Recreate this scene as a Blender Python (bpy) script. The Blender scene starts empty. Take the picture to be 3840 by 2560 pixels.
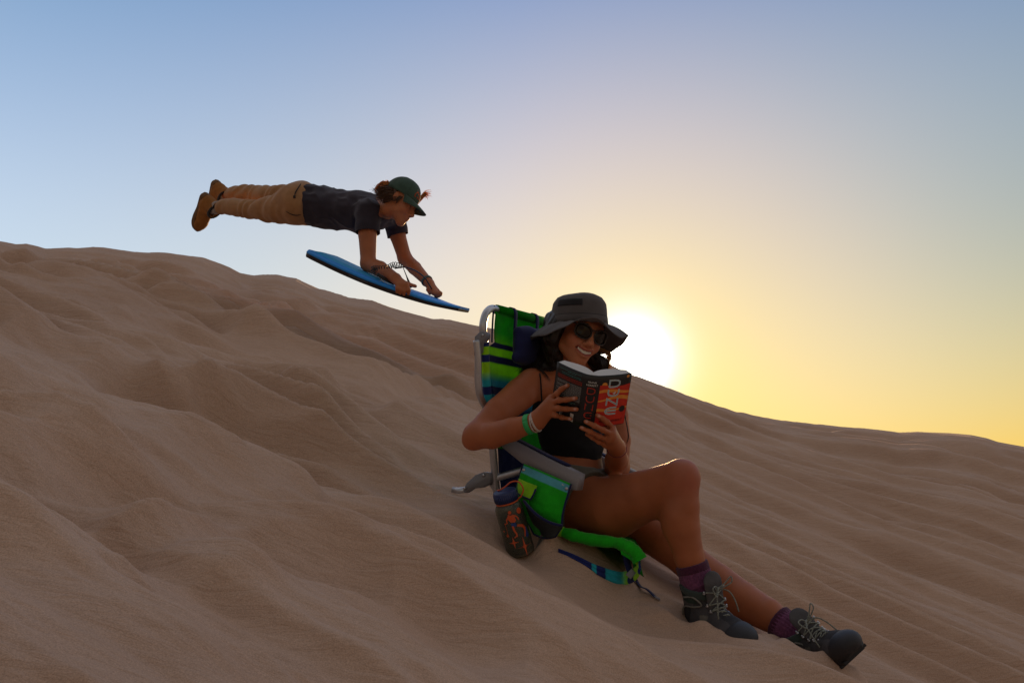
import bpy, bmesh, math, random
import numpy as np
from mathutils import Vector, Matrix, Quaternion

random.seed(7)
scene = bpy.context.scene
COL = scene.collection
R = math.radians

# ---------------------------------------------------------------- camera
FPX = 3733.0                       # focal length in photo pixels (35 mm on 36 mm)
PITCH = math.atan(420.0 / FPX)     # eye level lies below the middle of the frame
cam_data = bpy.data.cameras.new("camera")
cam_data.lens = 35.0
cam_data.sensor_width = 36.0
cam_data.clip_start = 0.05
cam_data.clip_end = 5000.0
cam = bpy.data.objects.new("camera", cam_data)
COL.objects.link(cam)
cam.location = (0, 0, 0)
cam.rotation_euler = (math.pi / 2 + PITCH, 0, 0)
scene.camera = cam
CF = np.array([0.0, math.cos(PITCH), math.sin(PITCH)])
CU = np.array([0.0, -math.sin(PITCH), math.cos(PITCH)])
CR = np.array([1.0, 0.0, 0.0])

def W(px, py, d):
    """point seen at photo position (px, py), d metres in front of the camera"""
    return d * (CF + CR * ((px - 1920.0) / FPX) - CU * ((py - 1280.0) / FPX))

# ---------------------------------------------------------------- sun and sky
sd = W(2312, 1288, 1.0); sd /= np.linalg.norm(sd)
SUN_EL = math.asin(sd[2]); SUN_AZ = math.atan2(sd[0], sd[1])
sun_data = bpy.data.lights.new("sun", 'SUN')
sun_data.energy = 4.8
sun_data.angle = R(0.6)
sun_data.color = (1.0, 0.60, 0.28)
sun = bpy.data.objects.new("sun", sun_data)
COL.objects.link(sun)
sun.rotation_euler = Vector(sd).to_track_quat('Z', 'Y').to_euler()

world = bpy.data.worlds.new("World")
scene.world = world
world.use_nodes = True
nt = world.node_tree
nt.nodes.clear()
def wn(t, **kw):
    n = nt.nodes.new(t)
    for k, v in kw.items(): setattr(n, k, v)
    return n
def wmath(op, a, b=None, c=None, clamp=False):
    n = wn('ShaderNodeMath', operation=op, use_clamp=clamp)
    for i, v in enumerate((a, b, c)):
        if v is None: continue
        if isinstance(v, (int, float)): n.inputs[i].default_value = v
        else: nt.links.new(v, n.inputs[i])
    return n.outputs[0]
sky = wn('ShaderNodeTexSky', sky_type='NISHITA')
sky.sun_disc = False
sky.sun_elevation = SUN_EL
sky.sun_rotation = SUN_AZ
sky.altitude = 100.0
sky.air_density = 1.0
sky.dust_density = 0.6
sky.ozone_density = 1.0
bg = wn('ShaderNodeBackground')
bg.inputs['Strength'].default_value = 0.1
out = wn('ShaderNodeOutputWorld')
SKYOUT = sky.outputs[0]
SKY_TINT = (3.3, 2.1, 1.55)
# evening sky measured against sun angle, elevation and azimuth (a real sky radiance, fixed to world directions)
SKYC = [[0.5854, -0.6014, 0.0742, 1.1856, -0.0922, 0.0329, -0.0532, -0.1564, -0.011, -0.0911, 0.2691],
        [0.7478, -0.5675, 0.0639, 0.6141, 0.6462, -0.1681, -0.0576, -0.1299, 0.0246, -0.0762, -0.014],
        [0.8503, -0.2343, -0.0686, -0.1155, 1.5776, -0.3756, -0.3248, -0.1362, 0.3348, -0.0145, -0.037]]
geo = wn('ShaderNodeNewGeometry')
dirn = wn('ShaderNodeVectorMath', operation='SCALE'); dirn.inputs['Scale'].default_value = -1.0
nt.links.new(geo.outputs['Incoming'], dirn.inputs[0])
dot = wn('ShaderNodeVectorMath', operation='DOT_PRODUCT')
gd = W(2362, 1345, 1.0); gd /= np.linalg.norm(gd)          # the haze glow sits a little below the disc
nt.links.new(dirn.outputs[0], dot.inputs[0]); dot.inputs[1].default_value = tuple(gd)
th = wmath('MULTIPLY', wmath('ARCCOSINE', wmath('MINIMUM', dot.outputs['Value'], 0.999999)), 180 / math.pi)
sep = wn('ShaderNodeSeparateXYZ'); nt.links.new(dirn.outputs[0], sep.inputs[0])
el = wmath('MULTIPLY', wmath('ARCSINE', sep.outputs[2]), 180 / math.pi)
elc = wmath('DIVIDE', wmath('MAXIMUM', wmath('MINIMUM', el, 27.0), -2.0), 30.0)
az = wmath('DIVIDE', wmath('MAXIMUM', wmath('MINIMUM', wmath('MULTIPLY', wmath('ARCTAN2', sep.outputs[0], sep.outputs[1]), 180 / math.pi), 32.0), -32.0), 30.0)
def gau(x, s_):
    q = wmath('DIVIDE', x, s_); return wmath('EXPONENT', wmath('MULTIPLY', wmath('MULTIPLY', q, q), -1.0))
low = wmath('EXPONENT', wmath('DIVIDE', wmath('MAXIMUM', el, 0.0), -6.0))
basis = [elc, gau(el, 11.0), wmath('EXPONENT', wmath('DIVIDE', th, -11.0)), gau(th, 2.4), low, az, gau(th, 9.0),
         wmath('MULTIPLY', az, elc), wmath('MULTIPLY', az, gau(wmath('SUBTRACT', el, 10.0), 8.0)), wmath('MULTIPLY', az, low)]
core = wmath('MULTIPLY_ADD', gau(th, 1.0), 15.0, gau(th, 1.6))
left_ = wmath('MULTIPLY', wmath('MAXIMUM', wmath('MULTIPLY', az, -1.0), 0.0), elc)
right = wmath('MULTIPLY', wmath('MAXIMUM', az, 0.0), elc)
ring = wmath('MULTIPLY', gau(wmath('SUBTRACT', th, 11.0), 6.0), wmath('SUBTRACT', 1.0, low))
chs = []
for ch in range(3):
    c = SKYC[ch]; s = wmath('MULTIPLY_ADD', core, (1.0, 0.9, 0.6)[ch], c[0])
    s = wmath('MULTIPLY_ADD', left_, (0.0, 0.035, -0.06)[ch], s)
    s = wmath('MULTIPLY_ADD', right, (0.07, 0.02, -0.07)[ch], s)
    s = wmath('MULTIPLY_ADD', elc, (0.012, 0.014, -0.006)[ch], s)
    s = wmath('MULTIPLY_ADD', ring, (0.050, -0.005, 0.008)[ch], s)
    for bb, cc in zip(basis, c[1:]): s = wmath('MULTIPLY_ADD', bb, cc, s)
    chs.append(wmath('MULTIPLY', wmath('MAXIMUM', s, 0.0), 10.0))
lum = wmath('MULTIPLY', wmath('ADD', wmath('ADD', chs[0], chs[1]), chs[2]), 1 / 3.0)
chs = [wmath('ADD', wmath('MULTIPLY', c_, 0.84), wmath('MULTIPLY', lum, 0.16)) for c_ in chs]
cmb = wn('ShaderNodeCombineXYZ')
for i in range(3): nt.links.new(chs[i], cmb.inputs[i])
tint = wn('ShaderNodeVectorMath', operation='MULTIPLY')
nt.links.new(sky.outputs[0], tint.inputs[0]); tint.inputs[1].default_value = SKY_TINT
zen = wn('ShaderNodeVectorMath', operation='SCALE'); nt.links.new(tint.outputs[0], zen.inputs[0])
nt.links.new(wmath('MULTIPLY_ADD', wmath('MAXIMUM', sep.outputs[2], 0.0), 0.9, 0.22), zen.inputs['Scale'])
def blend(a_, b_, lo_, hi_):
    w_ = wn('ShaderNodeMapRange', interpolation_type='SMOOTHSTEP'); nt.links.new(th, w_.inputs[0]); w_.inputs[1].default_value = lo_; w_.inputs[2].default_value = hi_
    m_ = wn('ShaderNodeMix', data_type='VECTOR'); nt.links.new(w_.outputs[0], m_.inputs[0]); nt.links.new(a_, m_.inputs[4])
    if isinstance(b_, tuple): m_.inputs[5].default_value = b_
    else: nt.links.new(b_, m_.inputs[5])
    return m_.outputs[1]
SKYOUT = blend(blend(cmb.outputs[0], (4.9, 4.7, 4.9), 36, 60), zen.outputs[0], 68, 112)

nt.links.new(SKYOUT, bg.inputs['Color'])
nt.links.new(bg.outputs[0], out.inputs['Surface'])

vs = scene.view_settings
vs.view_transform = 'Standard'
vs.look = 'None'
vs.exposure = 0.0
vs.gamma = 1.0
vs.use_curve_mapping = False

# ---------------------------------------------------------------- helpers
def unit(v):
    v = np.asarray(v, float); return v / (np.linalg.norm(v) + 1e-12)
def lerp(a, b, t): return np.asarray(a, float) * (1 - t) + np.asarray(b, float) * t
def smooth01(x):
    x = np.clip(x, 0, 1); return x * x * (3 - 2 * x)

_rng = np.random.RandomState(11)
_PERM = _rng.permutation(512)
_G = _rng.rand(512) * 2 - 1
def vnoise(x, y, z=None, seed=0):
    """smooth value noise in 2 or 3 dimensions, -1..1"""
    x = np.asarray(x, float) + seed * 17.31; y = np.asarray(y, float) + seed * 7.77
    xi = np.floor(x).astype(np.int64); yi = np.floor(y).astype(np.int64)
    fx = x - xi; fy = y - yi
    fx = fx * fx * fx * (fx * (fx * 6 - 15) + 10); fy = fy * fy * fy * (fy * (fy * 6 - 15) + 10)
    def h2(a, b): return _PERM[(_PERM[a & 511] + b) & 511]
    if z is None:
        g = lambda a, b: _G[h2(a, b)]
        return ((g(xi, yi) * (1 - fx) + g(xi + 1, yi) * fx) * (1 - fy)
                + (g(xi, yi + 1) * (1 - fx) + g(xi + 1, yi + 1) * fx) * fy)
    z = np.asarray(z, float); zi = np.floor(z).astype(np.int64); fz = z - zi
    fz = fz * fz * (3 - 2 * fz)
    g = lambda a, b, c: _G[_PERM[(h2(a, b) + c) & 511]]
    def lay(c):
        return ((g(xi, yi, c) * (1 - fx) + g(xi + 1, yi, c) * fx) * (1 - fy)
                + (g(xi, yi + 1, c) * (1 - fx) + g(xi + 1, yi + 1, c) * fx) * fy)
    return lay(zi) * (1 - fz) + lay(zi + 1) * fz
def fbm(x, y, octv=4, seed=0, gain=0.5):
    a = 1.0; s = 0.0; f = 1.0
    for i in range(octv):
        s = s + a * vnoise(x * f, y * f, seed=seed + i * 3); a *= gain; f *= 2.03
    return s

# ---- materials
def new_mat(name):
    m = bpy.data.materials.new(name); m.use_nodes = True
    n = m.node_tree; n.nodes.clear()
    o = n.nodes.new('ShaderNodeOutputMaterial'); p = n.nodes.new('ShaderNodeBsdfPrincipled')
    n.links.new(p.outputs[0], o.inputs[0])
    return m, n, p
def coords(n, scale=(1, 1, 1), kind='Object'):
    tc = n.nodes.new('ShaderNodeTexCoord'); mp = n.nodes.new('ShaderNodeMapping')
    mp.inputs['Scale'].default_value = scale
    n.links.new(tc.outputs[kind], mp.inputs[0]); return mp.outputs[0]
def mat(name, col, rough=0.6, metal=0.0, var=0.12, nscale=30.0, bump=0.0, bscale=200.0, spec=0.5,
        sheen=0.0, sss=0.0, trans=0.0, vcol=False, stretch=(1, 1, 1), coat=0.0):
    m, n, p = new_mat(name)
    v = coords(n, stretch)
    no = n.nodes.new('ShaderNodeTexNoise'); no.inputs['Scale'].default_value = nscale
    no.inputs['Detail'].default_value = 5
    n.links.new(v, no.inputs['Vector'])
    rp = n.nodes.new('ShaderNodeMapRange')
    rp.inputs[1].default_value = 0.25; rp.inputs[2].default_value = 0.75
    rp.inputs[3].default_value = 1 - var; rp.inputs[4].default_value = 1 + var
    n.links.new(no.outputs[0], rp.inputs[0])
    mx = n.nodes.new('ShaderNodeVectorMath'); mx.operation = 'MULTIPLY'
    if vcol:
        at = n.nodes.new('ShaderNodeAttribute'); at.attribute_name = 'tint'
        n.links.new(at.outputs['Color'], mx.inputs[0])
    else:
        mx.inputs[0].default_value = col[:3]
    cmb = n.nodes.new('ShaderNodeCombineXYZ')
    for i in range(3): n.links.new(rp.outputs[0], cmb.inputs[i])
    n.links.new(cmb.outputs[0], mx.inputs[1])
    n.links.new(mx.outputs[0], p.inputs['Base Color'])
    p.inputs['Roughness'].default_value = rough
    p.inputs['Metallic'].default_value = metal
    p.inputs['Specular IOR Level'].default_value = spec
    p.inputs['Sheen Weight'].default_value = sheen
    p.inputs['Coat Weight'].default_value = coat
    if sss:
        p.inputs['Subsurface Weight'].default_value = sss
        p.inputs['Subsurface Radius'].default_value = (1.0, 0.35, 0.15)
        p.inputs['Subsurface Scale'].default_value = 0.008
    p.inputs['Transmission Weight'].default_value = trans
    if bump:
        b = n.nodes.new('ShaderNodeBump'); b.inputs['Strength'].default_value = bump
        b.inputs['Distance'].default_value = 0.002
        n2 = n.nodes.new('ShaderNodeTexNoise'); n2.inputs['Scale'].default_value = bscale
        n2.inputs['Detail'].default_value = 4
        n.links.new(v, n2.inputs['Vector'])
        n.links.new(n2.outputs[0], b.inputs['Height']); n.links.new(b.outputs[0], p.inputs['Normal'])
    return m

# ---- objects
def setp(o, label=None, cat=None, group=None, kind=None):
    if label: o['label'] = label
    if cat: o['category'] = cat
    if group: o['group'] = group
    if kind: o['kind'] = kind
    return o
def empty(name, loc, label, cat, group=None):
    o = bpy.data.objects.new(name, None); COL.objects.link(o)
    o.location = Vector(loc); o.empty_display_size = 0.1
    setp(o, label, cat, group); return o
def root_loc(o):
    p = Vector((0, 0, 0))
    while o is not None: p += Vector(o.location); o = o.parent
    return p
class MB:
    """collects geometry of one mesh object"""
    def __init__(self): self.v = []; self.f = []; self.m = []; self.c = []; self.col = None
    def add(self, vs, fs, mi=0):
        b = len(self.v)
        self.v.extend([tuple(map(float, p)) for p in vs])
        self.f.extend([tuple(b + i for i in f) for f in fs]); self.m.extend([mi] * len(fs))
        self.c.extend([self.col or (1, 1, 1)] * len(vs))
        return self
    def box(self, c, ax, ay, az, sx, sy, sz, bev=0.0, mi=0):
        """oriented box; full sizes sx,sy,sz along axes; edges chamfered by bev"""
        c = np.asarray(c, float); ax, ay, az = unit(ax), unit(ay), unit(az)
        bm = bmesh.new(); bmesh.ops.create_cube(bm, size=1.0)
        for v in bm.verts: v.co = Vector((v.co.x * sx, v.co.y * sy, v.co.z * sz))
        if bev > 0: bmesh.ops.bevel(bm, geom=bm.edges[:], offset=bev, segments=2, affect='EDGES', profile=0.6)
        bm.verts.ensure_lookup_table()
        vs = [c + ax * v.co.x + ay * v.co.y + az * v.co.z for v in bm.verts]
        fs = [[v.index for v in f.verts] for f in bm.faces]
        bm.free(); return self.add(vs, fs, mi)
    def tube(self, pts, rad, seg=10, cap=True, mi=0, sub=0, closed=False, flat=None, up0=None):
        """swept tube; rad scalar or per point; flat = (w, h) section scale"""
        P = [np.asarray(p, float) for p in pts]
        rr = list(rad) if hasattr(rad, '__len__') else [rad] * len(P)
        if sub: P, rr = spline(P, rr, sub, closed)
        n = len(P); T = []
        for i in range(n):
            a = P[(i - 1) % n] if (closed or i > 0) else P[0]
            b = P[(i + 1) % n] if (closed or i < n - 1) else P[-1]
            T.append(unit(b - a))
        u = np.asarray(up0, float) if up0 is not None else np.cross(T[0], (0.3, 0.2, 0.9))
        u = unit(u - T[0] * np.dot(u, T[0])); vs = []; w, h = flat or (1, 1)
        for i in range(n):
            u = unit(u - T[i] * np.dot(u, T[i])); s = np.cross(T[i], u)
            for k in range(seg):
                a = 2 * math.pi * k / seg
                vs.append(P[i] + (u * math.cos(a) * h + s * math.sin(a) * w) * rr[i])
        fs = []
        for i in range(n if closed else n - 1):
            j = (i + 1) % n
            for k in range(seg):
                fs.append((i * seg + k, i * seg + (k + 1) % seg, j * seg + (k + 1) % seg, j * seg + k))
        if cap and not closed:
            fs.append(tuple(range(seg))[::-1]); fs.append(tuple((n - 1) * seg + k for k in range(seg)))
        return self.add(vs, fs, mi)
    def strip(self, A, B, mi=0):
        """quad strip between two polylines"""
        n = len(A); vs = list(A) + list(B)
        return self.add(vs, [(i, i + 1, n + i + 1, n + i) for i in range(n - 1)], mi)
    def grid(self, G, mi=0):
        """G[i][j] points"""
        a = len(G); b = len(G[0]); vs = [p for row in G for p in row]
        return self.add(vs, [(i * b + j, i * b + j + 1, (i + 1) * b + j + 1, (i + 1) * b + j)
                             for i in range(a - 1) for j in range(b - 1)], mi)
    def build(self, name, mats, parent=None, smooth=True, solid=0.0, subdiv=0, flatten=False):
        me = bpy.data.meshes.new(name)
        o3 = np.array(root_loc(parent)) if parent is not None else np.zeros(3)
        me.from_pydata([tuple(np.asarray(p) - o3) for p in self.v], [], self.f)
        if not isinstance(mats, (list, tuple)): mats = [mats]
        for m in mats: me.materials.append(m)
        me.polygons.foreach_set('material_index', self.m)
        me.polygons.foreach_set('use_smooth', [smooth] * len(me.polygons))
        if any(c != (1, 1, 1) for c in self.c): paint(me, np.array(self.c))
        me.validate(); me.update()
        o = bpy.data.objects.new(name, me); COL.objects.link(o)
        if parent is not None: o.parent = parent
        if solid:
            md = o.modifiers.new('s', 'SOLIDIFY'); md.thickness = solid; md.offset = 0
        if subdiv:
            md = o.modifiers.new('d', 'SUBSURF'); md.levels = subdiv; md.render_levels = subdiv
        return o
def paint(me, cols):
    at = me.color_attributes.new('tint', 'FLOAT_COLOR', 'POINT')
    c4 = np.ones((len(me.vertices), 4), np.float32); c4[:, :3] = cols
    at.data.foreach_set('color', c4.ravel())
def spline(P, rr=None, sub=6, closed=False):
    P = [np.asarray(p, float) for p in P]; n = len(P); out = []; ro = []
    rr = list(rr) if rr is not None else [1.0] * n
    m = n if closed else n - 1
    for i in range(m):
        if closed: p0, p1, p2, p3 = P[(i - 1) % n], P[i], P[(i + 1) % n], P[(i + 2) % n]
        else: p0 = P[max(i - 1, 0)]; p1 = P[i]; p2 = P[i + 1]; p3 = P[min(i + 2, n - 1)]
        r1, r2 = rr[i], rr[(i + 1) % n]
        for k in range(sub):
            t = k / sub
            out.append(0.5 * ((2 * p1) + (-p0 + p2) * t + (2 * p0 - 5 * p1 + 4 * p2 - p3) * t * t
                              + (-p0 + 3 * p1 - 3 * p2 + p3) * t ** 3))
            ro.append(r1 * (1 - t) + r2 * t)
    if not closed: out.append(P[-1]); ro.append(rr[-1])
    return out, ro

# ---------------------------------------------------------------- signed distance sculpting
class Sculpt:
    """body shapes as smoothly blended round cones and ellipsoids, meshed as ONE continuous surface"""
    def __init__(self): self.ops = []; self.M = None
    def frame(self, o=None, r=None, u=None, n=None):
        self.M = None if o is None else (np.asarray(o, float), np.column_stack([r, u, n]))
        return self
    def _p(self, p):
        p = np.asarray(p, float)
        return p if self.M is None else self.M[0] + self.M[1] @ p
    def cone(self, a, b, ra, rb, k=0.02, op='+', flat=None):
        """flat = (axis vector, factor): section squeezed along the axis (factor<1 = thinner)"""
        a = self._p(a); b = self._p(b); R_ = max(ra, rb)
        fl = None
        if flat is not None:
            ax = np.asarray(flat[0], float)
            if self.M is not None: ax = self.M[1] @ ax
            fl = (unit(ax), float(flat[1])); R_ = R_ * max(1.0, flat[1])
        self.ops.append(('c', (a, b, ra, rb, fl), k, op, np.minimum(a, b) - R_, np.maximum(a, b) + R_)); return self
    def chain(self, pts, rads, k=0.02, op='+', flat=None):
        """limb of several segments, joined without swelling at the joints"""
        P = [self._p(p) for p in pts]; fl = None; R_ = max(rads)
        if flat is not None:
            ax = np.asarray(flat[0], float); ax = self.M[1] @ ax if self.M is not None else ax
            fl = (unit(ax), float(flat[1])); R_ *= max(1.0, flat[1])
        self.ops.append(('h', (P, list(rads), fl), k, op, np.min(P, 0) - R_, np.max(P, 0) + R_)); return self
    def ell(self, c, rad, k=0.02, op='+', axes=None):
        c = self._p(c); A = np.eye(3) if axes is None else np.column_stack([unit(a) for a in axes])
        if self.M is not None: A = self.M[1] @ A
        rad = np.asarray(rad, float); e = np.sqrt(((A * rad) ** 2).sum(1))
        self.ops.append(('e', (c, rad, A), k, op, c - e, c + e)); return self
    def plane(self, p, nrm, k=0.004):
        """cut away the side the normal points to"""
        p = self._p(p); nrm = np.asarray(nrm, float)
        if self.M is not None: nrm = self.M[1] @ nrm
        self.ops.append(('p', (p, unit(nrm)), k, 'cut', None, None)); return self
    def inflate(self, d):
        s = Sculpt()
        for (t, a, k, op, lo, hi) in self.ops:
            if t == 'c':
                e = d if op == '+' else -d
                s.ops.append((t, (a[0], a[1], a[2] + e, a[3] + e, a[4]), k, op, lo - d, hi + d))
            elif t == 'h': s.ops.append((t, (a[0], [r + d for r in a[1]], a[2]), k, op, lo - d, hi + d))
            elif t == 'e':
                e = d if op == '+' else -d
                s.ops.append((t, (a[0], a[1] + e, a[2]), k, op, lo - d, hi + d))
            else: s.ops.append((t, a, k, op, lo, hi))
        return s
    def mesh(self, vox=0.004):
        los = [o[4] for o in self.ops if o[3] == '+']; his = [o[5] for o in self.ops if o[3] == '+']
        lo = np.min(los, 0) - 4 * vox; hi = np.max(his, 0) + 4 * vox
        n = np.ceil((hi - lo) / vox).astype(int) + 1
        F = np.full(n, 1.0, np.float32)
        ax = [lo[i] + vox * np.arange(n[i]) for i in range(3)]
        for (t, a, k, op, l, h) in self.ops:
            if t == 'p': s = [slice(0, n[i]) for i in range(3)]
            else:
                pad = k + 3.5 * vox
                s = [slice(max(0, int((l[i] - pad - lo[i]) / vox)), min(n[i], int((h[i] + pad - lo[i]) / vox) + 2)) for i in range(3)]
            if any(q.stop <= q.start for q in s): continue
            X = ax[0][s[0]][:, None, None].astype(np.float32); Y = ax[1][s[1]][None, :, None].astype(np.float32)
            Z = ax[2][s[2]][None, None, :].astype(np.float32)
            if t == 'c': d = sd_cone(X, Y, Z, *a)
            elif t == 'h':
                PP, rr_, fl_ = a; d = sd_cone(X, Y, Z, PP[0], PP[1], rr_[0], rr_[1], fl_); k2 = 0.007
                for q in range(1, len(PP) - 1):
                    e_ = sd_cone(X, Y, Z, PP[q], PP[q + 1], rr_[q], rr_[q + 1], fl_)
                    h2 = np.clip(0.5 + 0.5 * (e_ - d) / k2, 0, 1); d = e_ * (1 - h2) + d * h2 - k2 * h2 * (1 - h2)
            elif t == 'e': d = sd_ell(X, Y, Z, *a)
            else:
                p, nr = a; d = (X - p[0]) * nr[0] + (Y - p[1]) * nr[1] + (Z - p[2]) * nr[2]
            f = F[s[0], s[1], s[2]]; kk = max(k, 1e-5)
            if op == '+':
                h_ = np.clip(0.5 + 0.5 * (f - d) / kk, 0, 1); r = f * (1 - h_) + d * h_ - kk * h_ * (1 - h_)
            else:
                g = -d if op == '-' else d           # '-': carve, 'cut': keep negative side
                h_ = np.clip(0.5 - 0.5 * (f - g) / kk, 0, 1); r = f * (1 - h_) + g * h_ + kk * h_ * (1 - h_)
            F[s[0], s[1], s[2]] = r
        return surface_nets(F, lo, vox)
def sd_cone(X, Y, Z, a, b, ra, rb, fl):
    d = b - a; L2 = float(d @ d) + 1e-12
    x = X - a[0]; y = Y - a[1]; z = Z - a[2]
    t = np.clip((x * d[0] + y * d[1] + z * d[2]) / L2, 0, 1)
    x = x - t * d[0]; y = y - t * d[1]; z = z - t * d[2]
    r = ra + (rb - ra) * t
    if fl is None: return np.sqrt(x * x + y * y + z * z) - r
    ax, f = fl
    w = x * ax[0] + y * ax[1] + z * ax[2]
    q2 = x * x + y * y + z * z - w * w + (w / f) ** 2
    q = np.sqrt(np.maximum(q2, 1e-12))
    g = np.sqrt(np.maximum(q2 - (w / f) ** 2 + (w / f / f) ** 2, 1e-12)) / q
    return (q - r) / np.maximum(g, 0.3)
def sd_ell(X, Y, Z, c, rad, A):
    x = X - c[0]; y = Y - c[1]; z = Z - c[2]; k0 = 0; k1 = 0
    for i in range(3):
        q = x * A[0, i] + y * A[1, i] + z * A[2, i]
        k0 = k0 + (q / rad[i]) ** 2; k1 = k1 + (q / rad[i] ** 2) ** 2
    k0 = np.sqrt(k0); k1 = np.sqrt(k1) + 1e-6
    return k0 * (k0 - 1.0) / k1
def surface_nets(F, lo, vox):
    S = F < 0; nx, ny, nz = F.shape
    cnt = np.zeros((nx - 1, ny - 1, nz - 1), np.int8)
    for i in (0, 1):
        for j in (0, 1):
            for k in (0, 1): cnt += S[i:nx - 1 + i, j:ny - 1 + j, k:nz - 1 + k]
    I, J, K = np.nonzero((cnt > 0) & (cnt < 8)); del cnt
    idx = np.full((nx - 1, ny - 1, nz - 1), -1, np.int32); idx[I, J, K] = np.arange(len(I))
    P = np.zeros((len(I), 3)); C = np.zeros(len(I))
    cor = [(i, j, k) for i in (0, 1) for j in (0, 1) for k in (0, 1)]
    for a in range(8):
        for b in range(a + 1, 8):
            A, B = cor[a], cor[b]
            if sum(abs(A[q] - B[q]) for q in range(3)) != 1: continue
            fa = F[I + A[0], J + A[1], K + A[2]]; fb = F[I + B[0], J + B[1], K + B[2]]
            m = (fa < 0) != (fb < 0)
            t = np.where(m, fa / np.where(m, fa - fb, 1), 0)
            for q in range(3): P[:, q] += np.where(m, A[q] + (B[q] - A[q]) * t, 0)
            C += m
    P /= C[:, None]; V = np.stack([I, J, K], 1) + P; V = V * vox + lo
    faces = []
    for q in range(3):
        sl = [slice(1, -1)] * 3; sl[q] = slice(0, -1); sl2 = [slice(1, -1)] * 3; sl2[q] = slice(1, None)
        A = S[tuple(sl)]; B = S[tuple(sl2)]
        e = np.argwhere(A != B)
        if not len(e): continue
        fl = A[e[:, 0], e[:, 1], e[:, 2]]
        off = np.ones(3, int); off[q] = 0
        e = e + off
        u, v = [(1, 2), (2, 0), (0, 1)][q]
        def g(du, dv):
            c = e.copy(); c[:, u] -= du; c[:, v] -= dv; return idx[c[:, 0], c[:, 1], c[:, 2]]
        Q = np.stack([g(1, 1), g(0, 1), g(0, 0), g(1, 0)], 1)
        Q[~fl] = Q[~fl][:, ::-1]
        faces.append(Q)
    Q = np.concatenate(faces); Q = Q[(Q >= 0).all(1)]
    # two rounds of light smoothing without shrinkage
    for lam in (0.5, -0.5, 0.5, -0.52):
        s = np.zeros_like(V); c = np.zeros(len(V))
        for a in range(4):
            b = (a + 1) % 4
            np.add.at(s, Q[:, a], V[Q[:, b]]); np.add.at(c, Q[:, a], 1)
            np.add.at(s, Q[:, b], V[Q[:, a]]); np.add.at(c, Q[:, b], 1)
        V = V + lam * (s / np.maximum(c, 1)[:, None] - V)
    return V, Q
def vnormals(V, Q):
    n = np.cross(V[Q[:, 2]] - V[Q[:, 0]], V[Q[:, 3]] - V[Q[:, 1]]); N = np.zeros_like(V)
    for a in range(4): np.add.at(N, Q[:, a], n)
    return N / (np.linalg.norm(N, axis=1)[:, None] + 1e-12)
def mesh_obj(name, V, Q, mats, parent=None, cols=None, smooth=True):
    o3 = np.array(root_loc(parent)) if parent is not None else np.zeros(3)
    me = bpy.data.meshes.new(name)
    me.vertices.add(len(V)); me.vertices.foreach_set('co', (V - o3).astype(np.float32).ravel())
    k = Q.shape[1]
    me.loops.add(len(Q) * k); me.loops.foreach_set('vertex_index', Q.astype(np.int32).ravel())
    me.polygons.add(len(Q)); me.polygons.foreach_set('loop_start', (np.arange(len(Q)) * k).astype(np.int32))
    me.polygons.foreach_set('use_smooth', np.full(len(Q), smooth))
    me.update(calc_edges=True)
    if not isinstance(mats, (list, tuple)): mats = [mats]
    for m in mats: me.materials.append(m)
    if cols is not None: paint(me, cols)
    o = bpy.data.objects.new(name, me); COL.objects.link(o)
    if parent is not None: o.parent = parent
    return o
# ================================================================ the dune
SKYLINE = [(-400, 890), (0, 905), (60, 915), (100, 910), (170, 930), (260, 925), (390, 928), (560, 943), (690, 950), (760, 962),
           (860, 1000), (900, 1020), (950, 1031), (1040, 1030), (1110, 1045), (1200, 1085), (1310, 1118), (1400, 1130),
           (1480, 1158), (1620, 1196), (1690, 1200), (1760, 1216), (1850, 1232), (1990, 1265), (2150, 1310), (2280, 1362),
           (2370, 1402), (2500, 1452), (2620, 1497), (2760, 1543), (2850, 1562), (2930, 1575), (3060, 1589), (3150, 1598),
           (3240, 1606), (3310, 1613), (3370, 1622), (3440, 1619), (3560, 1623), (3640, 1630), (3700, 1642),
           (3740, 1655), (3840, 1674), (4300, 1700)]
_ph = []; _te = []
for (sx, sy) in SKYLINE:
    p = W(sx, sy, 1.0); _ph.append(math.atan2(p[0], p[1])); _te.append(p[2] / math.hypot(p[0], p[1]))
_ph = np.array(_ph); _te = np.array(_te)
_rc_ph = np.array([-3.2, -0.5, -0.3, -0.12, 0.0, 0.15, 0.3, 0.5, 3.2])
_rc_r = np.array([9.0, 9.0, 9.5, 11.0, 13.0, 16.0, 22.0, 26.0, 26.0])
GA, GB, G0 = -0.40, 0.20, -0.905
CONTACT = []          # (x, y, z, radius) places where things press on the sand
def base_h(x, y):
    r = np.hypot(x, y) + 1e-9; ph = np.arctan2(x, y)
    back = smooth01((np.abs(ph) - 0.8) / 1.2)
    z = G0 + GA * x + GB * y
    te = np.interp(ph, _ph, _te); rc = np.interp(ph, _rc_ph, _rc_r)
    cx = np.sin(ph) * rc; cy = np.cos(ph) * rc
    zc = te * rc
    plane_c = G0 + GA * cx + GB * cy
    corr = (zc - plane_c)
    w = smooth01((r - 3.6) / (rc - 3.6)) ** 0.8
    z1 = z + w * corr * (1 - back)
    # beyond the crest the dune falls away
    over = np.maximum(r - rc, 0)
    fall = 0.42 * (np.sqrt(over ** 2 + 0.25) - 0.5)
    z_over = zc + (te * 0 + (z1 - z1)) - fall
    z2 = np.where(r > rc, z_over * (1 - back) + z * back, z1)
    return np.maximum(z2, -7.0 + 0.0 * z2) if True else z2
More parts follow.
